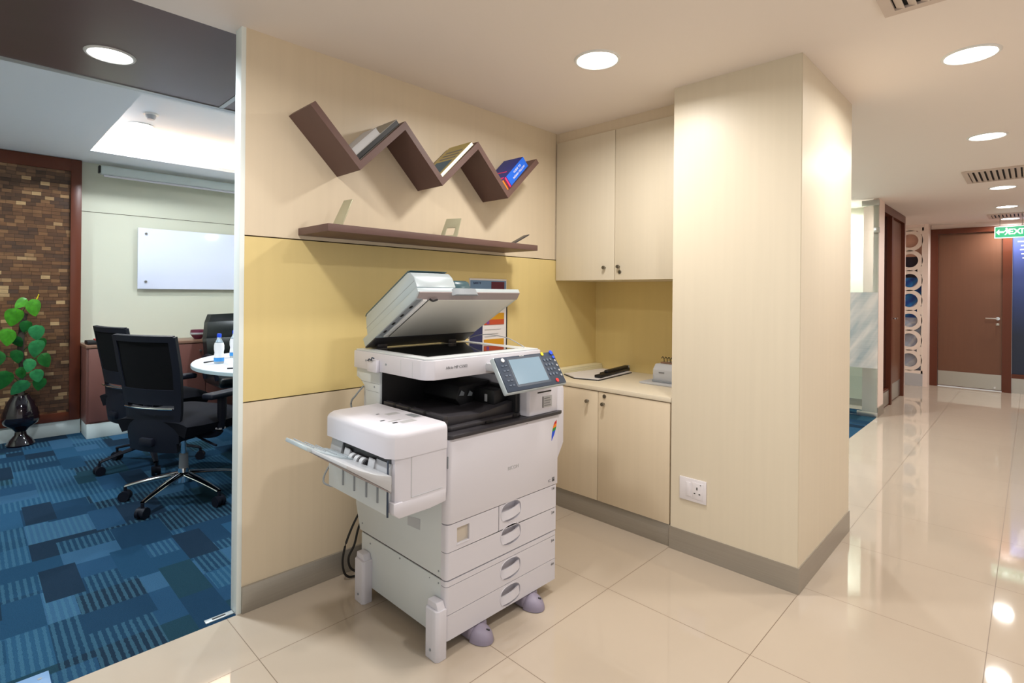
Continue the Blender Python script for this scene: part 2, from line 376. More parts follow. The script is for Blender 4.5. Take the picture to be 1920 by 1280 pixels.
def frontY(x, y, z): return facing((x, y, z), (1, 0, 0), (0, 0, 1))      # on a face that looks towards -Y
def frontX(x, y, z): return facing((x, y, z), (0, -1, 0), (0, 0, 1))     # on a face that looks towards -X
def B(name, m, x0, y0, z0, x1, y1, z1, bev=0, parent=None, seg=2, label=None, **k):
    return MB().box(x0, y0, z0, x1, y1, z1, bev, seg).build(name, m, parent, label=label, **k)

# ------------------------------------------------------------------ the shell
YA = 2.243      # face of the shelf wall
struct(MB().prism([(-1.6, -1.3), (10.2, -1.3), (10.2, 1.85), (7.1, 1.85), (7.1, 1.18), (3.5, 1.18), (3.5, YA + .06), (.757, YA + .06), (.757, YA), (-1.6, YA)], 'z', -.06, 0).build('floor', 'tile', loc=(0, 0, 0)))
struct(MB().prism([(-1.6, YA), (.757, YA), (.757, YA + .06), (3.1, YA + .06), (3.1, 6.3), (-1.6, 6.3)], 'z', -.06, 0).build('floor', 'carpet', loc=(0, 0, 0)))
struct(MB().prism([(3.5, 1.18), (7.1, 1.18), (7.1, 1.85), (7.6, 1.85), (7.6, 2.5), (3.5, 2.5)], 'z', -.06, 0).build('floor', 'carpet', loc=(0, 0, 0)))
# ceiling of the corridor and copier bay
struct(MB().prism([(-1.6, -1.3), (10.2, -1.3), (10.2, 1.85), (7.6, 1.85), (7.6, 2.5), (3.5, 2.5), (3.5, 2.335), (-1.6, 2.335)], 'z', CEIL, CEIL + .08).build('ceiling', 'ceiling', loc=(0, 0, 0)))
# meeting room ceilings: dark panelled band with aluminium strips, then pale ceiling with a lit recess
c = MB().box(-1.6, 2.335, CEIL, 3.1, 3.33, CEIL + .06, mi=0)
struct(c.build('ceiling', ['darkceil'], loc=(0, 0, 0)))
struct(MB().box(-1.6, 3.33, CEIL - .004, 3.1, 3.37, CEIL + .15).build('trim_1', 'alu'))
struct(MB().box(1.005, 2.34, CEIL - .003, 1.03, 3.33, CEIL).build('trim_2', 'alu'))
ZC = 2.43
tx0, tx1, ty0, ty1 = .72, 2.9, 3.75, 5.60
c = MB()
c.prism([(-1.6, 3.33), (3.1, 3.33), (3.1, 6.3), (-1.6, 6.3)], 'z', ZC, ZC + .03, holes=[[(tx0, ty0), (tx1, ty0), (tx1, ty1), (tx0, ty1)]])
c.box(tx0 - .12, ty0 - .12, ZC + .2, tx1 + .1, ty1 + .12, ZC + .23)
for q in ((tx0 - .14, ty0 - .14, tx0 - .12, ty1 + .14), (tx1 + .1, ty0 - .14, tx1 + .12, ty1 + .14), (tx0 - .14, ty0 - .14, tx1 + .12, ty0 - .12), (tx0 - .14, ty1 + .12, tx1 + .12, ty1 + .14)):
    c.box(q[0], q[1], ZC + .0305, q[2], q[3], ZC + .1995)
struct(c.build('ceiling', 'mr_ceiling', loc=(0, 0, 0)))
# shelf wall: three laminate bands, dark grooves between, painted end
w = MB()
w.box(.763, YA + .012, 0, 3.16, YA + .06, CEIL, mi=2)
w.box(.775, YA, 1.503, 2.697, YA + .014, CEIL, mi=0); w.box(2.703, YA, 1.503, 3.16, YA + .014, CEIL, mi=0)
w.box(.775, YA, .838, 3.16, YA + .014, 1.498, mi=1)
w.box(.775, YA, .0, 2.50, YA + .014, .833, mi=0); w.box(2.50, YA, .0, 3.16, YA + .014, .838, mi=1)
w.box(.757, YA - .001, 0, .775, YA + .062, CEIL, bev=.001, mi=3)
struct(w.build('wall_left', ['laminate', 'yellow', 'groove', 'jamb'], loc=(0, 0, 0)))
struct(B('baseboard_left', 'skirt', .775, YA - .012, 0, 2.53, YA, .105, bev=.001))
# niche back wall and its return
struct(MB().box(3.16, .80, 0, 3.22, YA + .06, CEIL).build('wall_back', 'yellow', loc=(0, 0, 0)))
# boxed column clad in pale laminate
w = MB(); w.box(2.508, .718, .112, 3.378, 1.303, CEIL - .0, mi=1)
w.box(2.504, .7165, .112, 2.510, 1.3075, CEIL, mi=0)            # front sheet
w.box(2.507, .714, .112, 3.372, .720, CEIL, mi=0)               # corridor side sheet
w.box(2.51, 1.300, .112, 3.16, 1.3085, CEIL, mi=0)
w.box(3.374, .716, .112, 3.382, 1.6, CEIL, mi=0)
struct(w.build('wall_center', ['laminate_door', 'groove'], loc=(0, 0, 0)))
b = MB(); b.prism([(2.500, .710), (3.386, .710), (3.386, 1.30), (2.512, 1.30), (2.512, 1.313), (2.500, 1.313)], 'z', 0, .112)
struct(b.build('baseboard_center', 'skirt'))
struct(B('baseboard_back', 'skirt', 2.512, 1.313, 0, 2.524, YA - .012, .112, bev=.0008))
struct(B('trim_3', 'laminate', 2.712, 1.3085, 2.262, 3.16, YA, CEIL))

# corridor beyond the column
struct(B('wall_front', 'pinkwall', 2.6, -1.36, 0, 10.2, -1.3, CEIL))
w = MB()
w.box(9.86, -1.3, 2.262, 9.95, 1.10, CEIL); w.box(9.86, 1.075, 0, 9.95, 1.145, CEIL); w.box(9.86, 1.145, 0, 9.95, 1.76, CEIL); w.box(9.86, -1.3, 0, 9.95, -.75, 2.3)
struct(w.build('wall_right', 'pinkwall', loc=(0, 0, 0)))
struct(MB().box(9.86, 1.075, 0, 9.88, 1.62, .18).build('baseboard_right', 'skirt'))
# bits of wall either side of the side door
for q in ((6.772, 1.18, 7.0895, 1.225), (7.0, 1.225, 7.0895, 1.36), (7.0895, 1.301, 8.5355, 1.36), (8.5355, 1.20, 8.60, 1.82), (8.599, 1.765, 9.95, 1.82)): struct(B('wall_far', 'pinkwall', q[0], q[1], 0, q[2], q[3], CEIL))
w = MB(); w.box(7.35, 1.26, 0, 7.41, 2.5, CEIL + .1); w.box(3.5, 2.5, 0, 7.41, 2.56, CEIL + .1)
struct(w.build('wall_side', 'mrwall', loc=(0, 0, 0)))
struct(B('baseboard_side', 'skirt', 6.774, 1.172, 0, 7.09, 1.18, .10)); struct(B('baseboard_side', 'skirt', 7.34, 1.26, 0, 7.35, 2.5, .08))
struct(B('wall_side', 'mrwall', 3.44, 1.6, 0, 3.5, 2.56, CEIL))

# meeting room walls
struct(MB().box(-1.6, 6.15, 0, 3.1, 6.25, ZC).build('wall_meeting', 'mrwall', loc=(0, 0, 0)))
struct(MB().box(3.04, YA + .06, 0, 3.1, 6.2, ZC).build('wall_meeting', 'mrwall', loc=(0, 0, 0)))
struct(MB().box(-1.66, YA, 0, -1.6, 6.25, ZC).build('wall_meeting', 'mrwall', loc=(0, 0, 0)))
struct(B('baseboard_meeting', 'mrskirt', -1.6, 6.085, 0, .73, 6.15, .125, bev=.002))
struct(B('trim_4', 'groove', .70, 6.147, 1.985, 3.04, 6.1505, 1.988))

# ------------------------------------------------------------------ downlights
def make_downlight(x, y, z, r, label, group, name='downlight', watts=LAMP_W, color=(1.0, .965, .92)):
    t = thing(name, (x, y, z), label, 'ceiling light', group)
    MB().lathe([(r + .002, .012), (r + .002, -.002), (r + .006, -.006), (r + .014, -.006), (r + .018, 0), (r + .018, .002)], (x, y, z)).build('trim_ring', 'lamp_ring', t)
    MB().cyl((x, y, z - .001), (x, y, z + .01), r + .002, n=40).build('diffuser', 'lamp_on', t)
    ld = bpy.data.lights.new('lamp', 'AREA'); ld.shape = 'DISK'; ld.size = 2 * r * .9; ld.energy = watts; ld.color = color; ld.spread = math.radians(165)
    lo = bpy.data.objects.new('lamp', ld); COL.objects.link(lo); lo.parent = t; lo.location = (0, 0, -.008)
    return t
lab_bay = {0: 'round lit downlight in the cream ceiling above the copier', 1: 'round lit downlight over the bay behind the camera'}
lab_row = ['large lit downlight nearest the column in the corridor ceiling', 'second lit downlight along the corridor, before the wide slotted vent', 'round lit downlight just beyond the wide slotted vent', 'small lit downlight just before the far slotted vent', 'smallest farthest downlight, right above the green exit sign', 'corridor downlight beside the square ceiling vent']
d0 = make_downlight(*LAMPS_BAY[0], CEIL, .085, lab_bay[0], 'recessed downlights in the corridor ceiling')
copy_tree(d0, (*LAMPS_BAY[1], CEIL), label=lab_bay[1])
for (x, y), l in zip(LAMPS_ROW, lab_row): copy_tree(d0, (x, y, CEIL), label=l)
make_downlight(.447, 2.951, CEIL, .078, 'bright round downlight in the dark meeting room ceiling band', 'meeting room lights', watts=30, color=(.84, .93, 1.0))
make_downlight(1.001, 5.25, ZC + .199, .08, 'round downlight glowing inside the lit ceiling recess', 'meeting room lights', watts=18, color=(.9, .95, 1.0))
make_downlight(2.35, 4.3, ZC + .199, .08, 'unseen fill downlight added in the lit ceiling recess, behind the shelf wall', 'meeting room lights', watts=34, color=(.86, .94, 1.0))  # added fill, hidden from the camera, to brighten the meeting room
make_downlight(-.75, 4.9, ZC, .08, 'unseen fill downlight added in the pale meeting room ceiling', 'meeting room lights', watts=36, color=(.84, .93, 1.0))  # extra out-of-frame fill added to lift the meeting room walls and ceiling
make_downlight(5.2, 1.9, CEIL, .085, 'unseen fill downlight added in the carpeted side room behind the column', 'meeting room lights', watts=42, color=(.93, .97, 1.0))  # added fill so the side room is not dark; fitting is unseen
make_downlight(7.05, 1.75, CEIL, .07, 'unseen fill downlight added behind the glass pane of the side room', 'meeting room lights', watts=30, color=(.95, .97, 1.0))  # added fill for the white wall behind the pane; fitting is unseen
# cove light in the recess
t = thing('cove_light', (1.8, ty1 + .06, ZC + .06), 'warm lit strip hidden along the far edge of the meeting room ceiling recess', 'light strip')
MB().box(tx0, ty1 + .03, ZC + .032, tx1, ty1 + .06, ZC + .05).build('light_strip', 'cove_on', t)
ld = bpy.data.lights.new('lamp', 'AREA'); ld.shape = 'RECTANGLE'; ld.size = 2.0; ld.size_y = .04; ld.energy = 14; ld.color = (1, .72, .5)
lo = bpy.data.objects.new('lamp', ld); COL.objects.link(lo); lo.parent = t; lo.location = (0, -.01, .0); lo.rotation_euler = (PI, 0, 0)
t = thing('smoke_detector', (.989, 4.85, ZC + .2), 'small white smoke detector in the meeting room ceiling recess', 'smoke detector')
MB().lathe([(0, -.012), (.05, -.012), (.055, 0)], (.989, 4.85, ZC + .2)).build('base', 'lamp_ring', t)
MB().lathe([(0, -.045), (.024, -.045), (.034, -.03), (.036, -.012)], (.989, 4.85, ZC + .2)).build('sensor_head', 'mfpgrey', t)

# ceiling vents
def vent(x0, y0, x1, y1, label, n=9):
    t = thing('ceiling_vent', ((x0 + x1) / 2, (y0 + y1) / 2, CEIL - .012), label, 'air vent', 'slotted ceiling vents')
    z = CEIL
    c = MB(); fr = .035
    c.prism([(x0, y0), (x1, y0), (x1, y1), (x0, y1)], 'z', z - .012, z, holes=[[(x0 + fr, y0 + fr), (x1 - fr, y0 + fr), (x1 - fr, y1 - fr), (x0 + fr, y1 - fr)]])
    c.build('frame', 'vent', t)
    B('backing', 'dark', x0 + fr, y0 + fr, z - .002, x1 - fr, y1 - fr, z - .0005, parent=t)
    L = y1 - y0 - 2 * fr; n = int(L / .035)
    for i in range(n):
        y = y0 + fr + (i + .5) * L / n
        MB().box(-.5 * (x1 - x0 - 2 * fr), -.013, -.0012, .5 * (x1 - x0 - 2 * fr), .013, .0012, mx=Matrix.Translation(((x0 + x1) / 2, y, z - .008)) @ Matrix.Rotation(.35, 4, 'X')).build('slat', 'vent', t)
    return t
vent(5.79, -.18, 6.38, .437, 'wide slotted ceiling vent between the second and third corridor downlights')
vent(8.96, -.18, 9.42, .425, 'small far slotted ceiling vent just before the exit sign')
vent(1.80, -.20, 2.378, .40, 'nearest ceiling vent, only its corner visible at the top of the corridor ceiling')

# ------------------------------------------------------------------ cupboards
def knob(parent, x, y, z, r=.011):
    k = MB(); k.cyl((x, y, z), (x - .014, y, z), r * .55, n=16); k.cyl((x - .014, y, z), (x - .024, y, z), r, r * .9, n=20)
    return k.build('knob', 'knob', parent, label='round nickel knob')
def lock(parent, x, y, z):
    k = MB(); k.cyl((x, y, z), (x - .004, y, z), .011, n=20, mi=0); k.box(x - .0045, y - .001, z - .006, x - .0038, y + .001, z + .006, mi=1)
    return k.build('lock', ['knob', 'dark'], parent)
t = thing('wall_cupboard', (2.93, 1.78, 1.364), 'pale laminate wall cupboard with two doors above the yellow niche', 'cupboard')
B('body', 'laminate_door', 2.722, 1.3095, 1.366, 3.159, 2.242, 2.260, parent=t)
dl = B('door', 'laminate_door', 2.70, 1.788, 1.366, 2.719, 2.236, 2.260, .001, parent=t)
dr = B('door', 'laminate_door', 2.70, 1.313, 1.366, 2.719, 1.784, 2.260, .001, parent=t)
knob(dl, 2.70, 1.852, 1.440); knob(dr, 2.70, 1.752, 1.443); lock(dr, 2.70, 1.748, 1.412)
t = thing('base_cupboard', (2.84, 1.78, .112), 'cream laminate base cupboard with two doors below the worktop', 'cupboard')
B('body', 'laminate', 2.526, 1.3135, .112, 3.158, 2.229, .732, parent=t)
dl = B('door', 'laminate', 2.504, 1.758, .115, 2.523, 2.23, .729, .001, parent=t)
dr = B('door', 'laminate', 2.504, 1.316, .115, 2.523, 1.754, .729, .001, parent=t)
knob(dl, 2.504, 1.824, .668); knob(dr, 2.504, 1.716, .666); lock(dr, 2.504, 1.713, .709)
tag(MB().box(2.500, 1.3095, .734, 3.158, 2.242, .758, bev=.0015).build('worktop', 'laminate_door'), 'cream laminate worktop across the base cupboard in the niche', 'worktop')

# things on the worktop
ZT = .758
t = thing('paper_trimmer', (2.86, 1.98, ZT), 'black and white paper trimmer lying on the worktop behind the copier', 'paper trimmer')
q = [(2.62, 2.02), (2.665, 1.865), (3.10, 1.905), (3.06, 2.13), (2.70, 2.16)]
MB().prism(q, 'z', ZT, ZT + .006).build('rim', 'mfpblack', t)
MB().prism([(x * .98 + .0572, y * .97 + .06) for x, y in q], 'z', ZT + .006, ZT + .011).build('base_board', 'c_paper', t, label='white board')
a, b_ = Vector((2.70, 1.885, 0)), Vector((3.12, 1.945, 0)); u = (b_ - a).normalized(); mx = facing((a.x, a.y, ZT + .011), u, (-u.y, u.x, 0))
MB().box(0, -.01, 0, .43, .035, .018, bev=.004, mx=mx).box(.12, .0, .016, .43, .03, .034, bev=.006, mx=mx).build('cutter_arm', 'mfpblack', t)
MB().box(.15, .035, .0, .30, .075, .012, bev=.004, mx=mx).build('clamp_lever', 'mfpblack', t)
MB().cyl(mx @ Vector((.435, .012, .0)), mx @ Vector((.435, .012, .032)), .014, n=20).build('pivot_cap', 'mfpmid', t)
t = thing('binding_machine', (2.95, 1.47, ZT), 'grey comb binding machine with upright wire teeth beside the column', 'binding machine')
B('base_tray', 'mfpgrey', 2.78, 1.33, ZT, 3.10, 1.66, ZT + .012, .004, parent=t)
MB().prism([(2.83, ZT + .012), (2.83, ZT + .085), (2.86, ZT + .115), (3.02, ZT + .115), (3.05, ZT + .012)], 'y', 1.33, 1.60, bev=.006).build('body', 'mfpgrey', t)
B('tray_slot', 'mfpmid', 2.822, 1.335, ZT + .014, 2.8295, 1.60, ZT + .024, parent=t)
B('name_label', 'c_grey', 2.8285, 1.525, ZT + .065, 2.8298, 1.56, ZT + .073, parent=t)
for i in range(12):
    y = 1.345 + i * .020
    MB().tube([(2.90, y, ZT + .110), (2.90, y, ZT + .14), (2.885, y, ZT + .156), (2.872, y, ZT + .148)], .0022, n=6, sub=4).build('comb_tooth', 'c_black', t)
B('comb_rail', 'credtop', 2.885, 1.34, ZT + .114, 2.92, 1.58, ZT + .124, .002, parent=t)
t = thing('paper_stack', (3.0, 2.15, ZT), 'low flat stack of pale card sheets in the back corner of the worktop', 'paper')
for i in range(3):
    MB().box(2.66 + .006 * i, 2.175 + .004 * i, ZT + i * .0115, 3.155, 2.240, ZT + .011 + i * .0115, bev=.001).build('ream', 'c_cream', t)

# ------------------------------------------------------------------ wall shelves
YF = 2.04
t = thing('zigzag_shelf', (1.63, 2.14, 1.795), 'dark brown zigzag wall shelf holding books above the straight shelf', 'shelf')
tk = .028; r2t = tk * math.sqrt(2)
xs = [1.166, 1.395, 1.606, 1.833, 2.055]; zb = 1.795; amp = .222
lowz = zb
# centre spine points of the zigzag: valleys and peaks
def seg_poly(p, q):
    d = Vector((q[0] - p[0], q[1] - p[1])).normalized(); n = Vector((-d.y, d.x)) * tk / 2
    return [(p[0] + n.x, p[1] + n.y), (p[0] - n.x, p[1] - n.y), (q[0] - n.x, q[1] - n.y), (q[0] + n.x, q[1] + n.y)]
out_low = [(.950, 2.010), (1.166, 1.795)]
# outline (one continuous zigzag board), bottom side then top side
V = [1.166, 1.606, 2.055]; Pk = [1.3895, 1.833]
zpt = 2.055; zin_v = zb + r2t; zin_p = zpt - r2t
bot = [(.946, 2.015), (V[0], zb), (Pk[0], zin_p), (V[1], zb), (Pk[1], zin_p), (V[2], zb), (2.302, 2.030)]
top = [(2.282, 2.050), (V[2], zin_v), (Pk[1], zpt), (V[1], zin_v), (Pk[0], zpt), (V[0], zin_v), (.966, 2.035)]
names = []
for i in range(6):
    a, b_ = bot[i], bot[i + 1]; c_, d_ = top[5 - i], top[6 - i]
    MB().prism([a, b_, c_, d_], 'y', YF, YA).build('board', 'shelf', t)
t = MB().box(.991, 1.975, 1.518, 2.225, YA, 1.548, bev=.001).build('floating_shelf', 'shelf')
tag(t, 'long straight dark brown wall shelf under the zigzag shelf', 'shelf')

def slope(x, z, y=2.05): return facing((x, y, z), (.7071, 0, .7071), (0, 1, 0))    # local x up the slope, y to the wall, z = face side (-> needs flip)
def book(name, vx, u0, u1, w0, th, y0, y1, cover, pages, label, cat, group, decor=None, thick_cover=.002):
    """book lying on a rising board: u along the slope, n off the board"""
    O = Vector((vx, 0, zin_v)); U = Vector((.7071, 0, .7071)); N = Vector((-.7071, 0, .7071)); Y = Vector((0, 1, 0))
    mx = Matrix(((U.x, 0, N.x, O.x), (U.y, 1, N.y, 0), (U.z, 0, N.z, O.z), (0, 0, 0, 1)))
    base = mx @ Vector(((u0 + u1) / 2, (y0 + y1) / 2, w0)); tt = thing(name, base, label, cat, group)
    MB().box(u0 + .002, y0 + .002, w0 + thick_cover, u1 - .002, y1 - .002, w0 + th - thick_cover, mx=mx).build('pages', pages, tt)
    c = MB(); c.box(u0, y0, w0, u1, y1, w0 + thick_cover, mx=mx); c.box(u0, y0, w0 + th - thick_cover, u1, y1, w0 + th, mx=mx); c.build('cover', cover, tt)
    if decor: decor(mx, tt, u0, u1, y0, y1, w0, th)
    return tt
g = 'books on the zigzag shelf'
# slot 1: grey file box and slimmer black backed book
book('book', V[0], .004, .29, .0, .026, 2.055, 2.225, 'bookgrey' in M and 'c_bookgrey' or 'c_bookgrey', 'c_black', 'wide grey book with dark page edge in the left pocket of the zigzag shelf', 'book', g)
def dec_box(mx, tt, u0, u1, y0, y1, w0, th):
    MB().box(u0 + .145, y0 - .001, w0 + .004, u1 - .01, y0 + .0005, w0 + th - .008, mx=mx).build('spine_label', 'c_black', tt)
book('book', V[0], .006, .17, .027, .03, 2.05, 2.16, 'c_lgrey', 'c_lgrey', 'small light grey thick book on top of the wide grey book', 'book', g)
# slot 2: khaki magazine
def dec_mag(mx, tt, u0, u1, y0, y1, w0, th):
    MB().grid(lambda a, b: (u0 + .02 + .11 * a, y0 + .02 + .13 * b, w0 + th + .0006), 4, 4, mx=mx).build('cover_picture', 'c_teal', tt)
    for k in range(3): MB().box(u0 + .15 + .03 * k, y0 + .02, w0 + th, u0 + .162 + .03 * k, y1 - .03, w0 + th + .0006, mx=mx).build('cover_text_line', 'c_grey', tt)
book('magazine', V[1], .004, .285, .0, .018, 2.046, 2.225, 'c_coverkhaki', 'c_white', 'khaki covered magazine with blue picture in the middle pocket of the zigzag shelf', 'magazine', g, dec_mag, .001)
# slot 3: thick blue paperback
def dec_blue(mx, tt, u0, u1, y0, y1, w0, th):
    m2 = mx @ facing((0, y0 - .0008, w0 + th / 2), (1, 0, 0), (0, 0, 1))
    MB().box(u0 + .045, y0 - .001, w0 + .001, u1, y0 + .001, w0 + th - .001, mx=mx).build('spine_panel', 'c_spineblue', tt, label='bright blue spine')
    MB().text('GUIDE TO', .016, mx @ facing(((u0 + u1) / 2 + .03, y0 - .0015, w0 + th * .68), (1, 0, 0), (0, 0, 1))).text('INDIAN YELLOW', .016, mx @ facing(((u0 + u1) / 2 + .03, y0 - .0015, w0 + th * .32), (1, 0, 0), (0, 0, 1))).build('lettering', 'c_white', tt)
    for k, cn in enumerate(('c_orange', 'c_maroon', 'c_pink')):
        MB().box(u0 + .001 + .014 * k, y0 - .001, w0 + .001, u0 + .013 + .014 * k, y0 + .001, w0 + th - .001, mx=mx).build('colour_stripe', cn, tt)
    MB().box(u0 + .09, y0 + .03, w0 + th, u0 + .10, y1 - .04, w0 + th + .0006, mx=mx).box(u0 + .02, y0 + .01, w0 + th, u0 + .04, y1 - .1, w0 + th + .0006, mx=mx).build('cover_streak', 'c_pink', tt)
book('book', V[2], .004, .235, .0, .062, 2.05, 2.20, 'c_bookblue', 'c_bookblue', 'thick dark blue book with bright blue lettered spine in the right pocket', 'book', g, dec_blue)

def bookend(x, ang, label, h=.105, wd=.085, rz=0.0, y=2.10, hole=True, m='punch'):
    t = thing('bookend', (x, y, 1.548), label, 'bookend', 'beige metal bookends', rz=rz, local=True)
    MB().box(-.01, -wd / 2, 0, .09, wd / 2, .003, bev=.001).build('base_plate', 'punch', t)
    mxr = Matrix.Rotation(-ang, 4, 'Y')
    o = [(0, -wd / 2), (0, wd / 2), (h, wd / 2 - .006), (h, -wd / 2 + .006)]
    hl = [(h * .18, -wd * .24), (h * .18, wd * .24), (h * .55, wd * .24), (h * .55, -wd * .24)]
    c = MB(); c.prism([(p[1], p[0]) for p in o], 'x', -.0025, .0025, bev=.001, holes=[[(p[1], p[0]) for p in hl]] if hole else (), mx=mxr); c.build('upright_plate', m, t)
    MB().cyl((.022, -wd * .3, .008), (.022, wd * .3, .008), .006, n=12).build('spring_bar', 'mfpdark', t)
    return t
bookend(1.09, -.45, 'upright leaning beige metal bookend at the left end of the straight shelf', .14, rz=.15, hole=False, wd=.07)
bookend(1.69, -.55, 'beige metal bookend with square opening in the middle of the straight shelf', .13, .095, rz=.45)
bookend(2.125, -1.05, 'low flat leaning dark bookend at the right end of the straight shelf', .125, rz=-.35, hole=False, m='mfpdark')

# notice board poster behind the copier
t = thing('poster', (2.10, YA, .93), 'blue and white poster with orange label on the yellow wall behind the copier', 'poster')
B('backing', 'c_paper', 1.955, YA - .006, .93, 2.245, YA, 1.362, parent=t)
B('header_band', 'c_skyblue', 1.960, YA - .0072, 1.29, 2.24, YA - .0058, 1.352, parent=t); B('maroon_oval', 'c_maroon', 2.12, YA - .0082, 1.295, 2.225, YA - .007, 1.346, parent=t)
B('navy_column', 'c_navy', 1.957, YA - .0072, .94, 2.055, YA - .0058, 1.285, parent=t)
B('amber_label', 'c_amber', 2.065, YA - .0085, 1.128, 2.225, YA - .007, 1.165, parent=t); B('red_label', 'c_brick', 2.065, YA - .0085, 1.098, 2.225, YA - .007, 1.128, parent=t)
B('amber_label', 'c_amber', 2.065, YA - .0085, .95, 2.225, YA - .007, 1.015, parent=t); B('purple_dot', 'c_purple', 2.085, YA - .0095, 1.102, 2.105, YA - .0084, 1.122, parent=t)
for k, z in enumerate((1.27, 1.255, 1.235, 1.225, 1.19, 1.18, 1.07, 1.045, 1.03)):
    B('text_line', 'c_lgrey', 2.07, YA - .0085, z, 2.20 - .02 * (k % 3), YA - .007, z + .0025, parent=t)
B('edge_strip', 'mfpdark', 2.244, YA - .010, .93, 2.250, YA, 1.285, parent=t)
MB().text('SAFETY', .018, frontY(2.01, YA - .0085, 1.335)).build('lettering', 'c_navy', t)

# ------------------------------------------------------------------ the copier
X0, X1, YF0, YB = 1.185, 1.785, 1.465, 2.09
cp = thing('photocopier', (1.48, 1.77, 0), 'large white office photocopier with its lid open in front of the shelf wall', 'photocopier')
def P_(mb, name, m, label=None): return mb.build(name, m, cp, label=label)
# lower paper bank and main body
P_(MB().box(X0, 1.495, .055, X1 - .005, 2.035, .262, bev=.002), 'paper_bank', 'mfp2')
c = MB(); c.prism([(1.495, .268), (2.05, .268), (2.085, .37), (2.085, .765), (1.495, .765)], 'x', X0, X1 - .004, bev=.002)
P_(c, 'main_body', 'mfp2')
P_(MB().box(X0 + .004, 1.498, .260, X1 - .01, 2.03, .270), 'body_seam', 'seam')
def round_front(x0, z0, x1, z1, d=.014, r=.012, holes=()):
    """front plate facing -Y with rounded left edge"""
    c = MB(); y1 = 1.476
    return c
def oval(cx, cz, w, h, n=28, p=2.6):
    out = []
    for i in range(n):
        a = 2 * PI * i / n; ca, sa = math.cos(a), math.sin(a)
        out.append((cx + w / 2 * math.copysign(abs(ca) ** (2 / p), ca), cz + h / 2 * math.copysign(abs(sa) ** (2 / p), sa)))
    return out
def drawer_front(name, x0, z0, x1, z1, handle=True, round_left=True, hz=None):
    y0 = YF0; yb = 1.4955
    rect = [(x0, z0), (x1, z0), (x1, z1), (x0, z1)]
    c = MB()
    if round_left:
        # left edge curve as a separate profile prism (vertical), the rest a plate
        r = .013; arc = [(x0, yb)] + [(x0 + r - r * math.cos(a), y0 + r - r * math.sin(a)) for a in [k * PI / 2 / 5 for k in range(6)]] + [(x0 + r + .012, y0), (x0 + r + .012, yb)]
        c.prism(arc, 'z', z0, z1); rect = [(x0 + r + .012, z0), (x1, z0), (x1, z1), (x0 + r + .012, z1)]
    hx = 1.508; hw, hh = .112, min(.078, (z1 - z0) * .86)
    cz = hz if hz is not None else (z0 + z1) / 2
    hl = [oval(hx, cz, hw, hh)] if handle else []
    c.prism(rect, 'y', y0, yb - .001, holes=hl)
    d = c.build(name, 'mfp', cp)
    if handle:
        o = oval(hx, cz, hw, hh); o2 = oval(hx, cz + .002, hw * .86, hh * .8)
        t = bmesh.new(); A = [t.verts.new((p[0], y0 + .002, p[1])) for p in o]; Bv = [t.verts.new((p[0], y0 + .024, p[1])) for p in o2]
        for i in range(len(o)): t.faces.new((A[i], A[(i + 1) % len(o)], Bv[(i + 1) % len(o)], Bv[i]))
        t.faces.new(Bv)
        m = MB(); m._merge(t, 0, recalc=False); m.build('handle_recess', 'mfp', d)
        # grip: curved bar across the recess
        m = MB(); m.grid(lambda a, b: (hx + (a - .5) * hw * .94, y0 - .004 + .010 * (2 * a - 1) ** 2 + .004 * b, cz - hh * .30 + hh * .42 * b + .012 * (a - .5)), 12, 3, thick=.006)
        m.build('handle_grip', 'mfp', d)
        m = MB(); m.tube([(p[0], y0 - .0005, p[1]) for p in o] + [(o[0][0], y0 - .0005, o[0][1])], .0018, n=6, sub=1); m.build('handle_rim', 'mfp', d)
    return d
e = .0022
drawer_front('drawer', X0, .055, X1 - .004, .1435, hz=.098)
drawer_front('drawer', X0, .1435 + e, X1 - .004, .245 - e, hz=.200)
drawer_front('drawer_strip', X0, .245, X1 - .004, .265 - e, handle=False)
drawer_front('drawer', X0, .268, X1 - .002, .365 - e, hz=.334)
drawer_front('drawer', 1.442, .365, X1 - .002, .463 - e, round_left=False, hz=.425)
# left small panel with window
c = MB(); r = .013
arc = [(X0, 1.4955)] + [(X0 + r - r * math.cos(a), YF0 + r - r * math.sin(a)) for a in [k * PI / 10 for k in range(6)]] + [(X0 + .025, YF0), (X0 + .025, 1.4955)]
c.prism(arc, 'z', .365, .463 - e); c.prism([(X0 + .025, .365), (1.438, .365), (1.438, .463 - e), (X0 + .025, .463 - e)], 'y', YF0, 1.4945, holes=[[(1.232, .385), (1.29, .385), (1.29, .442), (1.232, .442)]])
pnl = P_(c, 'side_panel', 'mfp'); B('window_recess', 'c_sand', 1.232, 1.474, .385, 1.29, 1.4944, .442, parent=pnl); B('window_sill', 'mfp', 1.230, YF0 - .002, .380, 1.292, YF0 + .002, .386, .001, parent=pnl)
# big front door with rounded left edge and top
c = MB(); r = .02
arc = [(X0, 1.4955)] + [(X0 + r - r * math.cos(a), YF0 + r - r * math.sin(a) - .003) for a in [k * PI / 14 for k in range(8)]] + [(X1 + .004, YF0 - .003), (X1 + .004, 1.4955)]
c.prism(arc, 'z', .4645, .762, bev=.0015)
dr = P_(c, 'front_door', 'mfp')
B('finger_slot', 'mfpmid', X0 + .003, YF0 + .002, .66, X0 + .014, YF0 + .012, .705, .003, parent=dr)
MB().text('RICOH', .020, frontY(1.515, YF0 - .0035, .595)).build('lettering', 'c_lgrey', dr)
B('energy_mark', 'c_grey', 1.752, YF0 - .0038, .480, 1.768, YF0 - .0028, .498, parent=dr); B('energy_mark', 'c_black', 1.755, YF0 - .0042, .483, 1.765, YF0 - .0036, .488, parent=dr)
MB().text('IC', .016, frontY(1.735, YF0 - .0035, .487)).build('lettering', 'c_grey', dr)
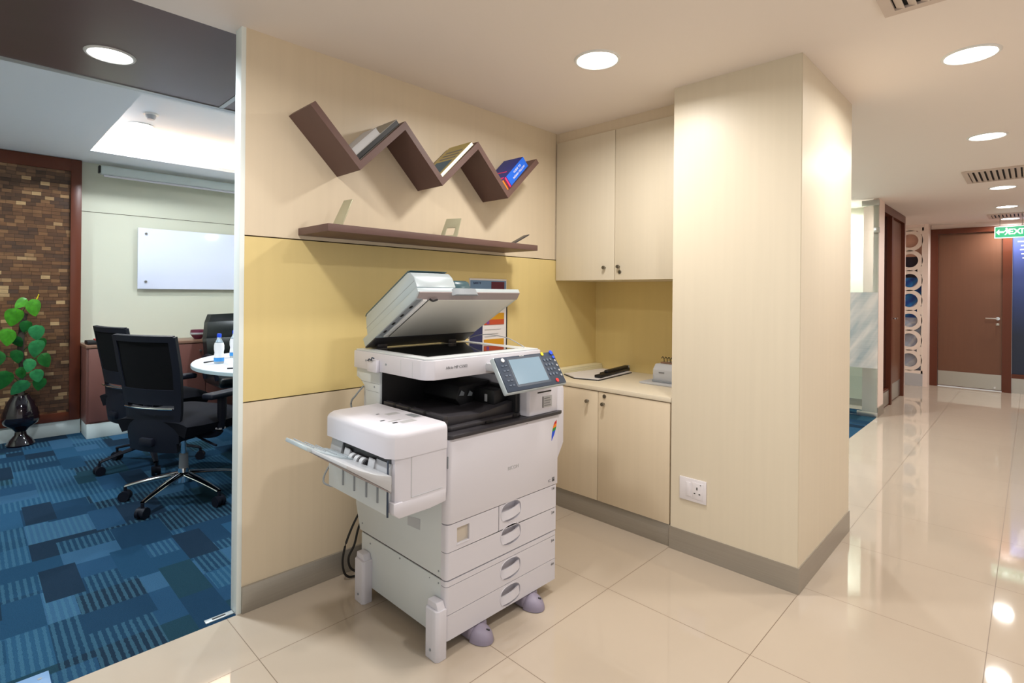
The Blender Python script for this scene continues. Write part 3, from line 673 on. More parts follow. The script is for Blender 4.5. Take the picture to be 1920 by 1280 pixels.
# feather shaped rainbow mark
fl = MB(); pts = [(1.775, .732), (1.760, .722), (1.752, .700), (1.748, .680), (1.747, .655), (1.752, .672), (1.768, .690), (1.778, .712)]
prof = [(.732, .768, .779), (.720, .760, .779), (.706, .755, .777), (.692, .751, .772), (.674, .748, .764), (.655, .748, .751)]
for i in range(5):
    z1, a1, b1 = prof[i]; z2, a2, b2 = prof[i + 1]
    fl.prism([(1 + a2, z2), (1 + b2, z2 + .006), (1 + b1, z1 + .006), (1 + a1, z1)], 'y', YF0 - .0042, YF0 - .0028, mi=i)
fl.build('rainbow_mark', ['c_red', 'c_orange', 'c_green', 'c_blue', 'c_blue'], dr)
B('door_pin', 'mfpdark', 1.590, YF0 - .004, .752, 1.593, YF0 - .002, .755, parent=dr)
for z, tx in ((.447, '1'), (.345, '2'), (.225, '3'), (.125, '4')):
    MB().text(tx, .016, frontY(1.757, YF0 - .0006, z), bold=.0004).box(1.763, YF0 - .0008, z - .004, 1.772, YF0, z + .004).build('drawer_number', 'c_grey', cp)
# dark ledge over the door
c = MB(); c.prism([(X0 - .003, 1.92), (X0 - .003, 1.475), (X0 + .015, 1.452), (1.79, 1.448), (1.808, 1.456), (1.80, 1.468), (1.60, 1.475), (1.60, 1.92)], 'z', .764, .778, bev=.003)
P_(c, 'ledge', 'mfpdark')
# output tray: deck, inner walls
P_(MB().prism([(1.205, 1.90), (1.205, 1.525), (1.23, 1.50), (1.585, 1.495), (1.598, 1.51), (1.598, 1.90)], 'z', .778, .792, bev=.003), 'tray_deck', 'mfpdark')
c = MB(); c.prism([(1.22, .805), (1.24, .825), (1.40, .815), (1.58, .838), (1.58, .792), (1.22, .792)], 'y', 1.53, 1.90, bev=.002)
P_(c, 'paper_tray', 'mfpdark')
c = MB(); c.box(1.193, 1.50, .820, 1.215, 1.89, .838, bev=.003); c.box(1.193, 1.50, .778, 1.215, 1.53, .825, bev=.003); c.box(1.196, 1.53, .778, 1.20, 1.89, .800)
P_(c, 'tray_rail', 'mfpdark')
for y in (1.60, 1.70, 1.80): P_(MB().box(1.192, y, .818, 1.216, y + .02, .841, bev=.002), 'rail_clip', 'mfpblack')
P_(MB().box(1.395, 1.4935, .781, 1.43, 1.496, .790), 'tray_notch', 'mfpblack'); P_(MB().box(1.545, 1.4925, .781, 1.565, 1.4965, .795), 'tray_notch', 'mfpblack')
P_(MB().box(1.195, 1.900, .778, 1.60, 1.915, .958), 'cavity_back', 'mfpblack')
P_(MB().box(1.575, 1.51, .792, 1.60, 1.90, .895, bev=.003), 'cavity_side', 'mfpblack')
c = MB(); c.prism([(1.44, .80), (1.40, .845), (1.42, .895), (1.59, .905), (1.59, .80)], 'y', 1.68, 1.90, bev=.004); P_(c, 'exit_unit', 'mfpblack')
for x, y, z in ((1.425, 1.676, .872), (1.47, 1.676, .866)): P_(MB().prism([(x - .012, z - .012), (x, z + .008), (x + .014, z - .002), (x + .010, z - .014)], 'y', y - .004, y), 'exit_claw', 'mfpmid')
P_(MB().box(1.50, 1.56, .815, 1.575, 1.68, .885, bev=.004), 'exit_unit', 'mfpblack'); P_(MB().box(1.498, 1.60, .835, 1.501, 1.615, .865, bev=.001), 'exit_claw', 'mfpgrey')
# rear-left white pillar of the scanner
c = MB(); c.prism([(1.905, .765), (1.905, .915), (1.905, .958), (2.088, .958), (2.088, .918), (2.05, .905), (2.02, .88), (2.01, .82), (2.01, .765)], 'x', X0, 1.26, bev=.0015)
P_(c, 'rear_pillar', 'mfp2'); P_(MB().box(X0 + .02, 2.0, .765, 1.60, 2.06, .955), 'rear_duct', 'mfpgrey')
P_(MB().box(X0 - .0006, 1.907, .902, X0 + .001, 2.05, .9035), 'pillar_seam', 'mfpmid'); P_(MB().box(X0 - .0006, 1.907, .868, X0 + .001, 2.01, .869), 'pillar_seam', 'mfpmid')
# right hand box beside the cavity, and side cover
c = MB(); c.prism([(1.602, 1.475), (1.612, YF0), (1.785, YF0), (1.80, 1.478), (1.80, 2.08), (1.602, 2.08)], 'z', .778, .93, bev=.003); rb = P_(c, 'toner_cover', 'mfp')
MB().box(1.66, YF0 - .001, .882, 1.745, YF0 + .0005, .896, mi=0).box(1.658, YF0 - .001, .866, 1.745, YF0 + .0005, .872, mi=1).build('sticker_text', ['c_red', 'c_black'], rb)
MB().box(1.69, YF0 - .001, .803, 1.75, YF0 + .0005, .85, mi=0).box(1.69, YF0 - .0014, .803, 1.694, YF0, .85, mi=1).build('instruction_sticker', ['c_lgrey', 'c_black'], rb)
for k in range(4): MB().box(1.70, YF0 - .0016, .809 + k * .010, 1.742 - .006 * (k % 2), YF0 - .0008, .812 + k * .010).build('sticker_line', 'c_grey', rb)
c = MB(); c.prism([(1.79, .56), (1.835, .632), (1.835, .865), (1.82, .895), (1.79, .90)], 'y', 1.468, 2.02, bev=.002); P_(c, 'side_cover', 'mfp')
# scanner unit
c = MB(); c.prism([(1.172, 2.09), (1.172, 1.610), (1.180, 1.588), (1.205, 1.568), (1.79, 1.568), (1.80, 1.578), (1.80, 2.09)], 'z', .957, 1.030, bev=.004)
sc_ = P_(c, 'scanner_body', 'mfp')
MB().prism([(1.18, 2.085), (1.18, 1.60), (1.205, 1.58), (1.79, 1.58), (1.79, 2.085)], 'z', 1.030, 1.036, bev=.002).build('scanner_top_frame', 'mfp2', sc_)
MB().box(1.225, 1.635, 1.036, 1.70, 1.99, 1.0375).build('platen_glass', 'glassblack', sc_)
MB().box(1.215, 1.625, 1.0358, 1.71, 2.0, 1.0368).build('glass_border', 'mfpgrey', sc_)
MB().text('Aficio MP C5502', .0155, frontY(1.31, 1.5672, .998)).build('lettering', 'c_grey', sc_)
MB().box(1.1715, 1.735, .962, 1.1722, 1.736, 1.02).box(1.1715, 1.66, .962, 1.1722, 1.661, 1.02).build('panel_seam', 'mfpgrey', sc_)
for y, z in ((1.99, .995), (1.84, .992)): MB().cyl((1.1725, y, z), (1.1705, y, z), .0045, n=12).build('screw', 'mfpmid', sc_)
c = MB().box(1.155, 1.885, .955, 1.172, 1.955, 1.005, bev=.003).build('sensor_box', 'mfp', sc_)
MB().tube([(1.153, 1.945, 1.000), (1.150, 1.93, 1.008), (1.152, 1.915, 1.004), (1.148, 1.905, 1.016), (1.152, 1.895, 1.012)], .0025, n=6).build('cable_tie', 'panelgrey', sc_)
P_(MB().cyl((X0 + .001, 1.945, .888), (X0 - .0015, 1.945, .888), .004, n=12), 'screw', 'mfpmid')
for y, z in ((1.508, .290), (2.03, .30), (1.508, .247), (1.965, .235), (1.56, .247), (1.75, .25)): P_(MB().cyl((X0 + .001, y, z), (X0 - .0015, y, z), .0035 if y != 1.56 else .002, n=12), 'screw', 'mfpmid')
P_(MB().prism([(1.62, .40), (1.70, .395), (1.70, .43), (1.62, .44)], 'x', X0 - .001, X0 + .001), 'side_recess', 'mfpgrey')
# opened lid with document feeder
th = math.radians(30); s_, c_ = math.sin(th), math.cos(th)
ML = Matrix(((1, 0, 0, 0), (0, -c_, s_, 2.035), (0, s_, c_, 1.05), (0, 0, 0, 1)))
lid = P_(MB().prism([(-.01, 0), (.405, 0), (.437, .017), (.437, .034), (.430, .038), (-.01, .038)], 'x', 1.198, 1.757, bev=.002, mx=ML), 'scanner_lid', 'silver')
MB().box(1.262, .085, -.004, 1.735, .405, .001, bev=.001, mx=ML).build('platen_pad', 'padwhite', lid)
MB().box(1.252, .09, -.0035, 1.260, .405, .001, mx=ML).build('pad_gap', 'c_black', lid)
MB().box(1.232, .09, -.006, 1.252, .408, .001, bev=.001, mx=ML).build('reading_strip', 'c_white', lid)
MB().box(1.200, .10, -.003, 1.226, .412, .001, mx=ML).build('roller_strip', 'mfpmid', lid)
for v in (.352, .282, .213, .142): MB().box(1.206, v - .009, -.006, 1.216, v + .009, -.002, bev=.002, mx=ML).build('feed_roller', 'c_black', lid)
MB().box(1.20, -.012, -.004, 1.755, .075, .001, mx=ML).build('hinge_edge', 'mfpdark', lid)
MB().prism([(.406, -.002), (.4365, .014), (.4365, .018), (.406, .003)], 'x', 1.205, 1.756, mx=ML).build('lower_edge_strip', 'mfprose', lid)
MB().prism([(1.36, 0), (1.50, 0), (1.485, .03), (1.375, .03)], 'z', .002, .03, mx=ML @ facing((0, .434, 0), (1, 0, 0), (0, 1, 0)) @ Matrix.Scale(.35, 4, (0, 1, 0))).build('lift_handle', 'mfpmid', lid)
MB().tube([(1.26, .415, -.004), (1.275, .412, -.010), (1.295, .416, -.006)], .004, n=8, mx=ML).build('pad_hook', 'c_black', lid)
fd = MB(); fd.prism([(.435, .038), (.435, .085), (.422, .112), (.405, .120), (.06, .120), (.045, .108), (.02, .038)], 'x', 1.202, 1.395, bev=.006, mx=ML)
fd = P_(fd, 'document_feeder', 'silver')
MB().prism([(.425, .119), (.405, .127), (.055, .127), (.04, .119)], 'x', 1.205, 1.388, bev=.002, mx=ML).build('feeder_top_cover', 'tealdark', fd)
MB().box(1.2015, .03, .068, 1.2025, .43, .0695, mx=ML).build('feeder_seam', 'mfpmid', fd)
t_ = MB().prism([(.12, .04), (.12, .075), (.15, .092), (.405, .092), (.425, .075), (.425, .04)], 'x', 1.397, 1.488, bev=.010, mx=ML)
P_(t_, 'feeder_inlet', 'tealdark')
P_(MB().prism([(1.48, .045), (1.72, .060), (1.72, .068), (1.48, .056)], 'y', .12, .33, mx=ML), 'document_tray', 'mfpgrey')
for x in (1.27, 1.66):
    P_(MB().box(x - .025, 2.02, 1.034, x + .025, 2.08, 1.062, bev=.004), 'hinge', 'mfpdark')
P_(MB().tube([(1.72, 1.60, 1.045), (1.755, 1.75, 1.075), (1.75, 1.9, 1.08), (1.74, 2.0, 1.055)], .0022, n=6), 'lid_cable', 'c_lgrey')
# operation panel
uu = Vector((1, 0, 0)); vv = Vector((0, .542, .840)); MPn = facing((1.378, 1.36, .916), uu, vv)    # local z -> u x v = (0,-.84,.542): outward
PW, PH = .345, .148
c = MB(); c.box(0, 0, -.026, PW, PH, -.004, bev=.005, mx=MPn); op = P_(c, 'control_panel', 'silver')
MB().box(.004, .004, -.006, PW - .003, PH - .003, .000, bev=.002, mx=MPn).build('panel_face', 'panelgrey', op)
MB().box(.062, .018, -.001, .256, .138, .0006, mx=MPn).build('screen_bezel', 'panelgrey', op)
MB().box(.070, .027, 0, .246, .130, .0014, mx=MPn).build('display', 'screen', op)
MB().text('RICOH', .008, MPn @ Matrix.Translation((.15, .1415, .0008))).build('lettering', 'c_white', op)
MB().cyl((.040, .131, 0), (.040, .131, .003), .008, n=20, mx=MPn).build('power_key', 'c_white', op)
for i in range(5):
    for j in range(2): MB().box(.022 + .018 * j, .105 - .020 * i, 0, .034 + .018 * j, .111 - .020 * i, .002, bev=.0008, mx=MPn).build('function_key', 'key', op)
for i in range(4):
    for j in range(3): MB().cyl((.268 + .019 * j, .112 - .021 * i, 0), (.268 + .019 * j, .112 - .021 * i, .0022), .0055, n=14, mx=MPn).build('number_key', 'key', op)
for i in range(4): MB().cyl((.330, .105 - .022 * i, 0), (.330, .105 - .022 * i, .0022), .0045, n=14, mx=MPn).build('round_key', 'c_lgrey', op)
MB().cyl((.270, .139, 0), (.270, .139, .0025), .0075, n=18, mx=MPn).build('yellow_key', 'c_yellow', op)
MB().cyl((.326, .141, 0), (.326, .141, .0035), .0095, n=18, mx=MPn).build('blue_lamp', 'c_blue', op)
MB().cyl((.330, .120, 0), (.330, .120, .0025), .0065, n=18, mx=MPn).build('blue_key', 'c_blue', op)
MB().cyl((.292, .020, 0), (.292, .020, .0025), .0085, n=18, mx=MPn).build('stop_key', 'c_red', op)
P_(MB().box(1.46, 1.44, .968, 1.72, 1.575, 1.00, bev=.006), 'panel_arm', 'mfpgrey')
# side output unit with catch tray
FX0, FX1, FY0, FY1 = .955, 1.178, 1.458, 1.925
c = MB(); ply = [(FX1, FY0), (1.00, FY0), (.972, FY0 + .012), (FX0, FY0 + .04), (FX0, FY1 - .03), (FX0 + .03, FY1), (FX1, FY1)]
top_h, low_h = .828, .735
c.prism(ply, 'z', low_h + .005, top_h, bev=.022, seg=5, bsel=lambda e: min(v.co.z for v in e.verts) > top_h - .001 and min(v.co.x for v in e.verts) < FX1 - .01)
fo = P_(c, 'side_unit_lid', 'mfp')
c = MB(); c.prism([(FX1, FY0 + .003), (1.0, FY0 + .003), (.975, FY0 + .015), (.975, FY1 - .03), (.99, FY1 - .004), (FX1, FY1 - .004)], 'z', .585, low_h + .006)
c.prism([(FX1 - .004, .55), (FX1 - .004, .60), (.975, .60), (1.0, .55)], 'y', FY0 + .018, FY1 - .03, bev=.003)
c.prism([(FX1, .555), (FX1, .60), (.965, .60), (.965, .565), (.985, .548), (1.11, .548)], 'y', FY0 + .002, FY0 + .04, bev=.004)
P_(c, 'side_unit_body', 'mfp')
P_(MB().box(.9735, FY0 + .035, .640, .976, FY1 - .045, .735), 'exit_slot', 'c_black')
P_(MB().box(FX0 + .002, FY0 + .035, .556, .980, FY1 - .04, .655, bev=.003), 'side_unit_front_plate', 'mfp2')
P_(MB().box(FX0 + .001, FY0 + .028, .552, FX0 + .006, FY0 + .032, .735), 'plate_seam', 'panelgrey')
P_(MB().prism([(.955, .655), (.972, .735), (.985, .735), (.985, .655)], 'y', FY1 - .12, FY1 - .04), 'guide_cheek', 'mfpgrey'); P_(MB().prism([(.955, .655), (.972, .72), (.985, .72), (.985, .655)], 'y', FY0 + .03, FY0 + .12), 'guide_cheek', 'mfpgrey')
for k, y in enumerate((1.63, 1.665, 1.70)):
    P_(MB().cyl((.962, y, .695), (.962, y + .020, .695), .017, n=18), 'exit_roller', 'mfpgrey'); P_(MB().cyl((.962, y - .008, .695), (.962, y, .695), .011, n=14), 'roller_hub', 'mfpdark')
for y in (1.575, 1.74): P_(MB().prism([(.95, .66), (.965, .72), (.98, .70), (.98, .66)], 'y', y, y + .04, bev=.003), 'paper_guide', 'mfpgrey')
for y in (1.54, 1.61, 1.69, 1.77): P_(MB().box(FX0 - .002, y, .585, FX0 + .004, y + .007, .655, bev=.0005), 'tray_rib', 'mfpmid')
P_(MB().box(1.03, FY0 + .0015, .605, 1.032, FY0 + .004, .738).box(1.03, FY0 + .0015, .605, 1.16, FY0 + .004, .6065), 'access_panel_seam', 'mfpgrey')
ct = P_(MB().prism([(.957, .640), (.957, .692), (.90, .710), (.84, .738), (.800, .762), (.797, .752), (.84, .722), (.90, .680)], 'y', FY0 + .004, FY0 + .26, bev=.002), 'catch_tray', 'mfpgrey')
MB().prism([(.957, .655), (.957, .697), (.90, .716), (.84, .744), (.785, .772), (.781, .760), (.84, .728), (.90, .690)], 'y', FY0 + .235, FY0 + .40, bev=.002).build('tray_extension', 'silver', ct)
MB().prism([(.956, .639), (.90, .679), (.84, .721), (.798, .7505), (.798, .7495), (.84, .7195), (.90, .677), (.956, .636)], 'y', FY0 + .006, FY0 + .25).build('underside_bounce_tint', 'mfprose', ct)  # pinkish skin: light bounced off the floor, painted onto the tray's underside
for k in range(4): MB().tube([(.93 - .04 * k, FY0 + .24, .7065 + .019 * k), (.93 - .04 * k, FY0 + .395, .7065 + .019 * k)], .0018, n=6, sub=1).build('extension_rib', 'mfpmid', ct)
# printed stickers on the side unit lid
ztop = top_h + .0006
for (x, y, w_, h_, mcol) in ((1.035, 1.60, .05, .012, 'c_lgrey'), (1.06, 1.555, .06, .03, 'c_lgrey'), (1.02, 1.63, .018, .008, 'c_black'), (1.035, 1.575, .02, .010, 'c_black'), (1.09, 1.69, .05, .03, 'c_lgrey'), (1.065, 1.73, .012, .008, 'c_black'), (1.14, 1.60, .03, .06, 'mfpmid')):
    P_(MB().box(x, y, ztop - .0008, x + w_, y + h_, ztop), 'lid_sticker', mcol)
P_(MB().box(1.10, 1.55, .535, 1.17, 1.80, .55), 'bracket', 'mfpdark')
# anti-tip posts, stabilisers, castors
def post(y):
    c = MB(); c.prism([(1.142, y - .028), (1.142, y + .028), (1.152, y + .036), (1.186, y + .036), (1.186, y - .036), (1.152, y - .036)], 'z', .0, .175, bev=.003)
    c.prism([(y - .030, .174), (y - .018, .198), (y + .030, .198), (y + .034, .174)], 'x', 1.152, 1.184, bev=.002)
    p = P_(c, 'support_post', 'mfp'); MB().cyl((1.1425, y, .035), (1.140, y, .035), .005, n=12).build('screw', 'mfpmid', p)
post(1.497); post(1.985)
def stab(x):
    def fn(a, b):
        an = PI * a; v = b * PI / 2
        return (x + .046 * math.cos(an) * math.cos(v), 1.470 - .066 * math.sin(an) * math.cos(v), .002 + .050 * math.sin(v) ** .9)
    c = MB(); c.grid(fn, 20, 8); c.box(x - .046, 1.468, .002, x + .046, 1.56, .052, bev=.012, seg=3)
    p = P_(c, 'stabiliser_foot', 'stab'); MB().tube([(x + .004, 1.432, .044), (x + .014, 1.425, .040)], .003, n=6, sub=1).build('foot_dimple', 'mfpdark', p)
stab(1.345); stab(1.632)
for x in (1.25, 1.72):
    for y in (1.56, 1.97): P_(MB().cyl((x - .012, y, .028), (x + .012, y, .028), .0275, n=20).box(x - .018, y - .02, .03, x + .018, y + .02, .057, bev=.004), 'castor', 'mfpblack')
# cable behind the copier
c = MB(); c.tube([(1.30, 2.11, .36), (1.255, 2.16, .30), (1.20, 2.17, .20), (1.172, 2.17, .11), (1.178, 2.17, .045), (1.205, 2.17, .012), (1.25, 2.165, .012), (1.21, 2.17, .05), (1.20, 2.17, .10), (1.228, 2.17, .15), (1.25, 2.16, .24), (1.30, 2.12, .34)], .005, n=8)
tag(c.build('power_cable', 'cablemat'), 'looped black power cable hanging behind the copier down to the floor', 'cable')
P_(MB().tube([(1.19, 2.04, .88), (1.165, 2.06, .84), (1.16, 2.09, .80), (1.165, 2.08, .70), (1.0, 2.0, .56), (.985, 1.93, .535), (1.05, 1.90, .53)], .004, n=6), 'data_cable', 'mfpmid')

# socket on the column
t = thing('wall_socket', (2.498, 1.188, .325), 'white switched power socket low on the front of the column', 'power socket')
B('plate', 'socket', 2.4965, 1.120, .268, 2.5038, 1.257, .380, .002, parent=t)
B('switch', 'socket', 2.4935, 1.197, .292, 2.497, 1.222, .360, .0015, parent=t)
B('socket_face', 'socket', 2.4945, 1.135, .285, 2.497, 1.19, .365, .001, parent=t)
for (y, z, a, b_) in ((1.165, .337, .0025, .007), (1.177, .312, .004, .0025), (1.152, .312, .004, .0025)): B('pin_hole', 'dark', 2.4938, y - a, z - b_, 2.4948, y + a, z + b_, parent=t)
MB().cyl((2.4945, 1.147, .358), (2.4935, 1.147, .358), .003, n=10).build('indicator', 'c_grey', t)

# ------------------------------------------------------------------ corridor end
# side door (in the left wall of the corridor)
YD = 1.20
t = struct(MB().prism([(7.09, 0), (7.09, CEIL - .003), (8.535, CEIL - .003), (8.535, 0), (8.47, 0), (8.47, 2.23), (7.15, 2.23), (7.15, 0)], 'y', YD - .005, YD + .10).build('door_1', 'frame', loc=(0, 0, 0)))
B('mullion', 'frame', 7.66, YD, 0, 7.74, YD + .09, 2.23, parent=t)
B('side_glass', 'darkglass', 7.15, YD + .05, .20, 7.66, YD + .06, 2.23, parent=t, label='dark glass side light'); B('side_kick_rail', 'frame', 7.15, YD + .02, 0, 7.66, YD + .08, .20, parent=t)
lf = B('door_leaf', 'doorleaf', 7.745, YD + .03, .01, 8.465, YD + .075, 2.225, parent=t)
B('kick_plate', 'steel', 7.76, YD + .027, .02, 8.45, YD + .03, .22, parent=lf); B('side_kick_plate', 'steel', 7.17, YD + .015, .02, 7.64, YD + .019, .18, parent=t)
MB().cyl((7.80, YD + .03, 1.02), (7.80, YD - .02, 1.02), .010, n=14).cyl((7.80, YD - .02, 1.02), (7.92, YD - .02, 1.02), .009, n=14).build('handle', 'chrome', lf)
# end door
XD = 9.85
t = struct(MB().prism([(.205, 0), (.205, 2.262), (1.08, 2.262), (1.08, 0), (.99, 0), (.99, 2.19), (.30, 2.19), (.30, 0)], 'x', XD - .02, XD + .09).build('door_2', 'frame', loc=(0, 0, 0)))
lf = B('door_leaf', 'doorleaf', XD + .02, .302, .012, XD + .06, .988, 2.188, parent=t)
B('kick_plate', 'steel', XD + .017, .305, .02, XD + .02, .985, .225, parent=lf)
MB().cyl((XD + .02, .345, .995), (XD + .014, .345, .995), .022, n=20).cyl((XD + .02, .345, .995), (XD - .035, .345, .995), .009, n=14).cyl((XD - .035, .345, .995), (XD - .035, .47, .998), .009, n=14).build('handle', 'chrome', lf)
B('lock_plate', 'steel', XD + .014, .33, .90, XD + .02, .365, .93, .001, parent=lf)
MB().cyl((XD + .02, .37, .05), (XD - .02, .37, .05), .012, n=14).build('door_stop', 'chrome', lf)
# blue frosted glass screen right of the end door
t = struct(B('window_1', 'frame', XD + .0, -.75, .20, XD + .08, .203, .255))
B('glazing', 'bluefrost', XD + .03, -.75, .255, XD + .045, .203, 2.20, parent=t, label='blue frosted glass')
B('kick_panel', 'steel', XD + .02, -.75, .0, XD + .06, .203, .20, parent=t); B('head_rail', 'frame', XD, -.75, 2.20, XD + .08, .203, 2.262, parent=t)
for k in range(5): B('frosted_stripe', 'c_white', XD + .0285, -.7, 2.03 - .055 * k, XD + .03, .155 - .012 * k - (.02 if k == 1 else 0), 2.045 - .055 * k, parent=t)
# ring lattice screen
t = thing('ring_screen', (9.6, 1.38, .18), 'white lattice screen of interlocking rings beside the end door', 'decorative screen')
c = MB()
def ring(cy, cz, ro=.152, ri=.098):
    n = 36; o = [(cy + ro * math.cos(2 * PI * i / n), cz + ro * math.sin(2 * PI * i / n)) for i in range(n)]; h = [(cy + ri * math.cos(2 * PI * i / n), cz + ri * math.sin(2 * PI * i / n)) for i in range(n)]
    c.prism(o, 'x', 9.60, 9.63, holes=[h])
for k in range(7):
    z = .365 + .2885 * k
    ring(1.290, z); ring(1.290 + .29, z)
c.box(9.60, 1.13, .18, 9.63, 1.150, 2.28); c.box(9.60, 1.13, .18, 9.63, 1.735, .222); c.box(9.60, 1.13, 2.235, 9.63, 1.735, 2.28)
for k in range(4): c.box(9.602, 1.145, .45 + k * .577, 9.628, 1.20, .57 + k * .577 )
c.build('lattice', 'rings', t)
B('printed_backing', 'wave', 9.70, 1.15, .18, 9.72, 1.735, 2.28, parent=t, label='blue and white wave print')
B('plinth', 'mfpgrey', 9.59, 1.13, 0, 9.73, 1.735, .18, parent=t)
struct(B('wall_end', 'pinkwall', 9.6, 1.078, 0, 9.86, 1.13, CEIL))
struct(B('wall_end', 'pinkwall', 9.59, 1.13, 2.282, 9.86, 1.76, CEIL))
# frameless glass pane with patch fittings and streaked film
XG = 6.76
t = struct(B('window_2', 'glass', XG, 1.175, .006, XG + .010, 2.49, 2.30))
B('frosted_film', 'film', XG - .002, 1.176, .515, XG - .0005, 2.49, 1.326, parent=t, label='grey streaked film band')
B('patch_fitting', 'steel', XG - .012, 1.172, .0, XG + .022, 1.36, .05, .002, parent=t); B('patch_fitting', 'steel', XG - .012, 1.172, 2.25, XG + .022, 1.33, 2.31, .002, parent=t)
B('strike_box', 'steel', XG - .012, 1.17, 1.96, XG + .022, 1.22, 2.02, .002, parent=t)
# exit sign
t = thing('exit_sign', (8.9, .205, 2.015), 'green and white lit exit sign with arrow hanging from the corridor ceiling', 'exit sign')
B('case', 'c_wht_lit', 8.90, .045, 2.015, 8.93, .350, 2.158, .002, parent=t, label='white border')
B('face', 'c_grn_lit', 8.896, .053, 2.023, 8.900, .342, 2.150, parent=t, label='green face')
sg = MB(); sg.prism([(.335, 2.087), (.305, 2.123), (.305, 2.097), (.262, 2.097), (.262, 2.077), (.305, 2.077), (.305, 2.051)], 'x', 8.893, 8.896)
sg.build('arrow', 'c_wht_lit', t)
rm = MB(); rm.cyl((8.893, .240, 2.128), (8.896, .240, 2.128), .010, n=16)
for q in ([(.250, 2.112), (.228, 2.118), (.222, 2.080), (.240, 2.076)], [(.250, 2.112), (.262, 2.092), (.256, 2.088), (.244, 2.102)], [(.240, 2.08), (.258, 2.052), (.250, 2.047), (.230, 2.074)], [(.232, 2.08), (.215, 2.055), (.205, 2.055), (.222, 2.084)], [(.225, 2.112), (.206, 2.098), (.210, 2.092), (.226, 2.102)]): rm.prism(q, 'x', 8.893, 8.896)
rm.build('running_figure', 'c_wht_lit', t)
MB().text('EXIT', .092, frontX(8.8945, .130, 2.086), depth=.0015, bold=.002).build('lettering', 'c_wht_lit', t)
for y in (.10, .30): MB().cyl((8.915, y, 2.158), (8.915, y, CEIL), .003, n=8).build('hanger_rod', 'steel', t)

# ------------------------------------------------------------------ meeting room contents
# wooden mosaic panel
t = thing('mosaic_panel', (-.3, 6.12, .125), 'brown wooden block mosaic panel in a mahogany frame behind the plant', 'wall panel')
B('mosaic', 'mosaic', -1.55, 6.10, .19, .655, 6.149, 2.34, parent=t)
c = MB(); c.box(.650, 6.075, .127, .725, 6.149, 2.425, bev=.002); c.box(-1.6, 6.075, 2.32, .650, 6.149, 2.425, bev=.002); c.box(-1.6, 6.075, .127, .650, 6.149, .20, bev=.002)
c.build('frame', 'frame', t)
# projector screen roller
t = thing('projector_screen', (1.6, 6.02, 2.32), 'rolled up white projector screen case under the meeting room ceiling', 'projector screen')
B('case', 'mrskirt', .845, 5.975, 2.315, 2.9, 6.045, 2.395, .012, parent=t, seg=3); B('end_cap', 'c_black', .832, 5.98, 2.325, .846, 6.04, 2.39, .004, parent=t)
MB().cyl((.87, 6.0, 2.306), (2.88, 6.0, 2.306), .010, n=12).build('pull_bar', 'mfp', t)
for x in (1.0, 2.6): B('bracket', 'mfpgrey', x, 6.04, 2.35, x + .03, 6.15, 2.38, parent=t)
# glass board
t = thing('whiteboard', (1.75, 6.11, 1.29), 'white glass writing board with round fixings on the meeting room wall', 'whiteboard')
B('glass_sheet', 'wboard', 1.15, 6.105, 1.290, 2.45, 6.117, 1.872, .002, parent=t)
for x in (1.215, 2.385):
    for z in (1.36, 1.82): MB().cyl((x, 6.148, z), (x, 6.095, z), .011, n=16).build('fixing', 'steel', t)
# credenza
t = thing('credenza', (1.85, 5.95, 0), 'long low brown credenza along the meeting room wall', 'credenza')
B('plinth', 'mrskirt', .735, 5.775, 0, 3.0, 6.07, .125, .002, parent=t)
B('body', 'credenza', .73, 5.785, .125, 3.03, 6.145, .775, .001, parent=t); B('top', 'credtop', .725, 5.765, .775, 3.03, 6.145, .800, .002, parent=t)
for i in range(5):
    x = .745 + i * .453
    d = B('door', 'credenza', x, 5.768, .14, x + .447, 5.785, .768, .001, parent=t)
    if i >= 1: MB().cyl((x + (.40 if i % 2 else .05), 5.768, .70), (x + (.40 if i % 2 else .05), 5.750, .70), .010, n=14).build('knob', 'steel', d)
t = thing('desk_tray', (.86, 5.90, .80), 'flat black tray with red item on the left end of the credenza', 'tray')
B('tray', 'c_black', .74, 5.82, .80, 1.0, 5.98, .835, .008, parent=t); B('red_pad', 'c_red', .80, 5.83, .8352, .97, 5.96, .845, .002, parent=t)
t = thing('bowl', (1.62, 5.93, .80), 'small dark bowl with purple potpourri on the credenza', 'bowl')
MB().lathe([(0, 0), (.03, 0), (.055, .03), (.066, .065), (.062, .09), (.055, .09), (.058, .066), (.048, .035), (0, .02)], (1.62, 5.93, .80)).build('shell', 'c_maroon', t)
MB().lathe([(0, .085), (.03, .08), (.056, .068)], (1.62, 5.93, .80)).build('potpourri', 'c_purple', t); MB().lathe([(.060, .042), (.068, .05), (.068, .062), (.064, .066)], (1.62, 5.93, .80)).build('rim_band', 'c_lgrey', t)
